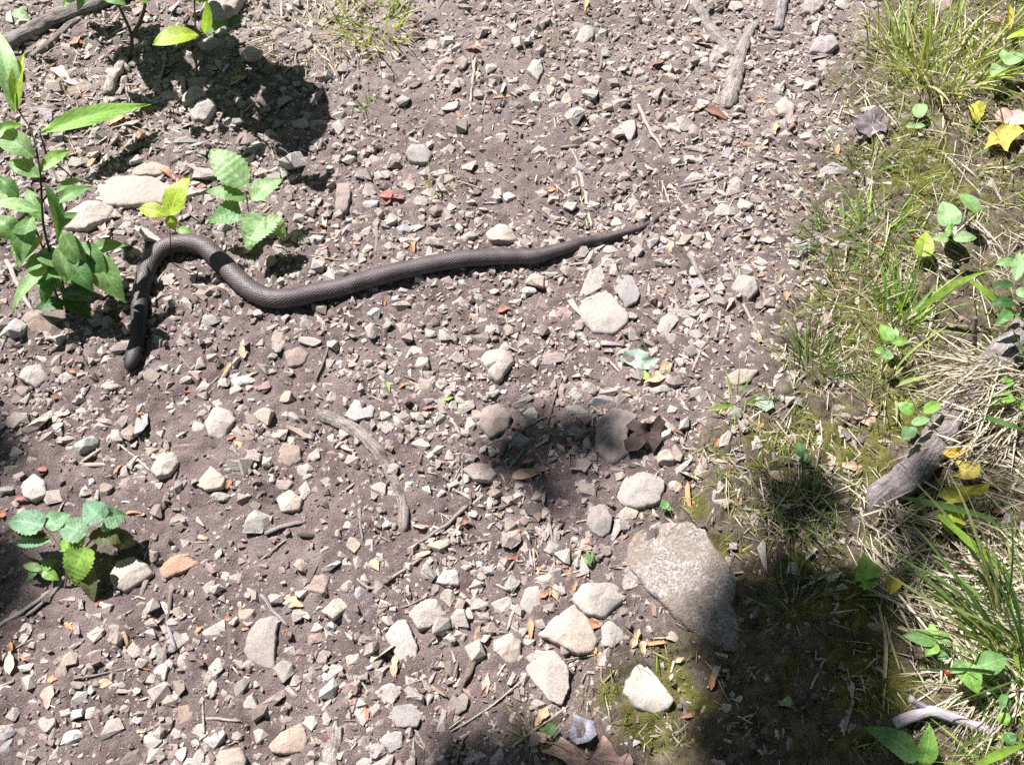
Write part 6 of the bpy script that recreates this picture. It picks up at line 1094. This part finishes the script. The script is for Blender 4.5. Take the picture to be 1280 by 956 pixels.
# moss cushions as fine upright leaflets
r = np.random.default_rng(91); n = 90000
x, y = r.uniform(-.3, 1.4, n), r.uniform(-.78, 1.2, n); mk = moss_mask(x, y) * (.25 + .75 * bank(x, y))
k = (r.uniform(0, 1, n) < mk * .55) & ~occupied(x, y); x, y = x[k], y[k]; n = len(x)
tri = (np.array([[-.5, -.2, 0], [.5, -.2, 0], [0, .3, 1], [-.3, .5, 0], [.3, .5, .1], [.1, -.4, .9]], float), np.array([[0, 1, 2], [3, 4, 5]]))
sz = r.uniform(.0018, .0045, n); P = np.c_[x, y, gh(x, y) + fine(x, y) * 1.2 - .0005]
C = np.array([(.24, .26, .05), (.33, .33, .07), (.16, .20, .045), (.20, .16, .075)])[r.integers(0, 4, n)] * (1 + r.normal(size=(n, 1)) * .15)
g = scatter("moss", [tri], P, np.c_[sz, sz, sz * r.uniform(.7, 1.4, n)], r.uniform(0, 6.28, n), np.clip(C, .01, .5), M_BLADE, tilt=.5)
tag(g, "yellow green moss cushions spreading over the bank", "moss", kind="stuff")

# ------------------------------------------------------------------ tree that throws the shade patches, and unseen trees added to block skylight
def leaf_cloud(P, size, r):
    n = len(P); q = np.array([[-1, 0, 0], [-.3, .45, .05], [.5, .4, 0], [1, 0, -.1], [.5, -.4, 0], [-.3, -.45, .05]], float)
    a, b = r.normal(size=(n, 3)), r.normal(size=(n, 3)); a[:, 2] *= .4; a /= np.linalg.norm(a, axis=1)[:, None]; b -= a * (a * b).sum(1)[:, None]; b /= np.linalg.norm(b, axis=1)[:, None]; c = np.cross(a, b)
    s = size * r.uniform(.7, 1.3, n)
    V = P[:, None] + s[:, None, None] * (q[None, :, 0:1] * a[:, None] + q[None, :, 1:2] * b[:, None] + q[None, :, 2:3] * c[:, None])
    F = (np.array([[0, 1, 2, 3], [0, 3, 4, 5]])[None] + (np.arange(n) * 6)[:, None, None]).reshape(-1, 4)
    C = np.repeat(np.array([(.06, .13, .03), (.08, .16, .035), (.05, .10, .03)])[r.integers(0, 3, n)], 6, 0)
    return V.reshape(-1, 3), F, C
def limb(parent, name, pts, r0_, r1_):
    V, F, UV = stem_geom(np.array(pts, float), r0_, 10, r1_ / r0_)
    return link_mesh(name, V, F, M_WOOD, origin=parent.location, parent=parent, color=(.13, .105, .085), uv=UV)
r4 = np.random.default_rng(101)
def near_beam(P):     # keeps the added crowns out of the sun's path to the trail
    q = P - np.array([.05, .15, 0]); t = q @ TO_SUN; return np.linalg.norm(q - t[:, None] * TO_SUN, axis=1) < 1.75
SHADE = [  # photo x, y, radius x, y, leaf count
    (1010, 860, 75, 95, 220), (985, 760, 50, 40, 45), (1040, 950, 90, 60, 130), (960, 930, 70, 50, 130), (1070, 800, 35, 60, 70),
    (640, 975, 60, 28, 60), (720, 985, 60, 25, 50), (580, 985, 40, 20, 24), (730, 555, 38, 34, 8), (745, 545, 22, 22, 4), (690, 600, 36, 24, 3), (640, 555, 26, 20, 3),
    (-5, 730, 26, 42, 46), (-10, 555, 26, 34, 26), (1010, 640, 45, 35, 14), (1150, 700, 60, 50, 10), (1200, 640, 60, 40, 8), (925, 800, 28, 30, 16), (945, 760, 22, 24, 10)]
tree = tag(empty("overhanging_tree", (-.9, -1.5, float(gh(-.9, -1.5)))), "broadleaf tree overhanging the trail and shading its lower edge", "tree")
top = np.array([-1.0, -1.1, 3.6])
limb(tree, "trunk", [(-.9, -1.5, -.1), (-.93, -1.45, 1.2), (-.97, -1.3, 2.6), top], .11, .055)
PP = []
for i, (px, py, rx, ry, k) in enumerate(SHADE):
    cs = []
    for _ in range(k):
        a = r4.uniform(0, 6.28); q = math.sqrt(r4.uniform(0, 1)); g3 = flat(px + math.cos(a) * q * rx, py + math.sin(a) * q * ry)
        z = r4.uniform(4.0, 5.0); cs.append(g3 + TO_SUN * (z / TO_SUN[2]))
    PP += cs; c = np.mean(cs, 0)
    if i in (0, 8, 12, 5): limb(tree, "branch", [top, top * .55 + c * .45 + np.array([-.2, -.3, .1]), c], .03 if i == 0 else .014, .004)
V, F, C = leaf_cloud(np.array(PP), .055, r4)
cr = big_mesh("crown", V - np.array(tree.location), F, M_LEAVES, C); cr.parent = tree
for (x, y, h, cw, lab) in [(-6.8, 2.2, 7.0, 2.6, "tall sky-blocking broadleaf tree added left of the trail"), (-2.4, 8.6, 7.5, 2.8, "sky-blocking broadleaf tree added beyond the fallen branch"), (2.4, 5.2, 7.5, 3.6, "sky-blocking broadleaf tree added straight up the trail"),
                          (3.6, 1.8, 7.0, 4.0, "sky-blocking broadleaf tree added above the mossy bank"), (3.4, -2.2, 7.0, 4.0, "sky-blocking broadleaf tree added right behind the viewer"), (.9, -4.2, 7.0, 4.0, "sky-blocking broadleaf tree added directly behind the viewer"), (-4.4, -2.6, 6.5, 3.6, "sky-blocking broadleaf tree added left behind the viewer"), (6.8, 5.5, 8.0, 3.6, "sky-blocking broadleaf tree added far up the bank")]:
    z0 = float(gh(x, y)); e = tag(empty("sky_block_tree", (x, y, z0)), lab, "tree", "unseen trees added to block skylight")  # out of view, added to keep sky light off the ground
    limb(e, "trunk", [(x, y, z0 - .1), (x + .1, y, z0 + h * .3), (x - .05, y + .1, z0 + h * .6), (x, y, z0 + h * .85)], .17, .06)
    for k in range(4):
        a = k * 1.57 + r4.uniform(0, 1); limb(e, "branch", [(x, y, z0 + h * .45), (x + math.cos(a) * cw * .4, y + math.sin(a) * cw * .4, z0 + h * .58), (x + math.cos(a) * cw * .8, y + math.sin(a) * cw * .8, z0 + h * .7)], .06, .015)
    n = 4200; cl = r4.normal(size=(26, 3)) * np.array([cw * .45, cw * .45, h * .18]) + np.array([x, y, z0 + h * .66])
    P = cl[r4.integers(0, 26, n)] + r4.normal(size=(n, 3)) * .42
    V, F, C = leaf_cloud(P[~near_beam(P)], .16, r4); c_ = big_mesh("crown", V - np.array([x, y, z0]), F, M_LEAVES, C); c_.parent = e

settle_labels()
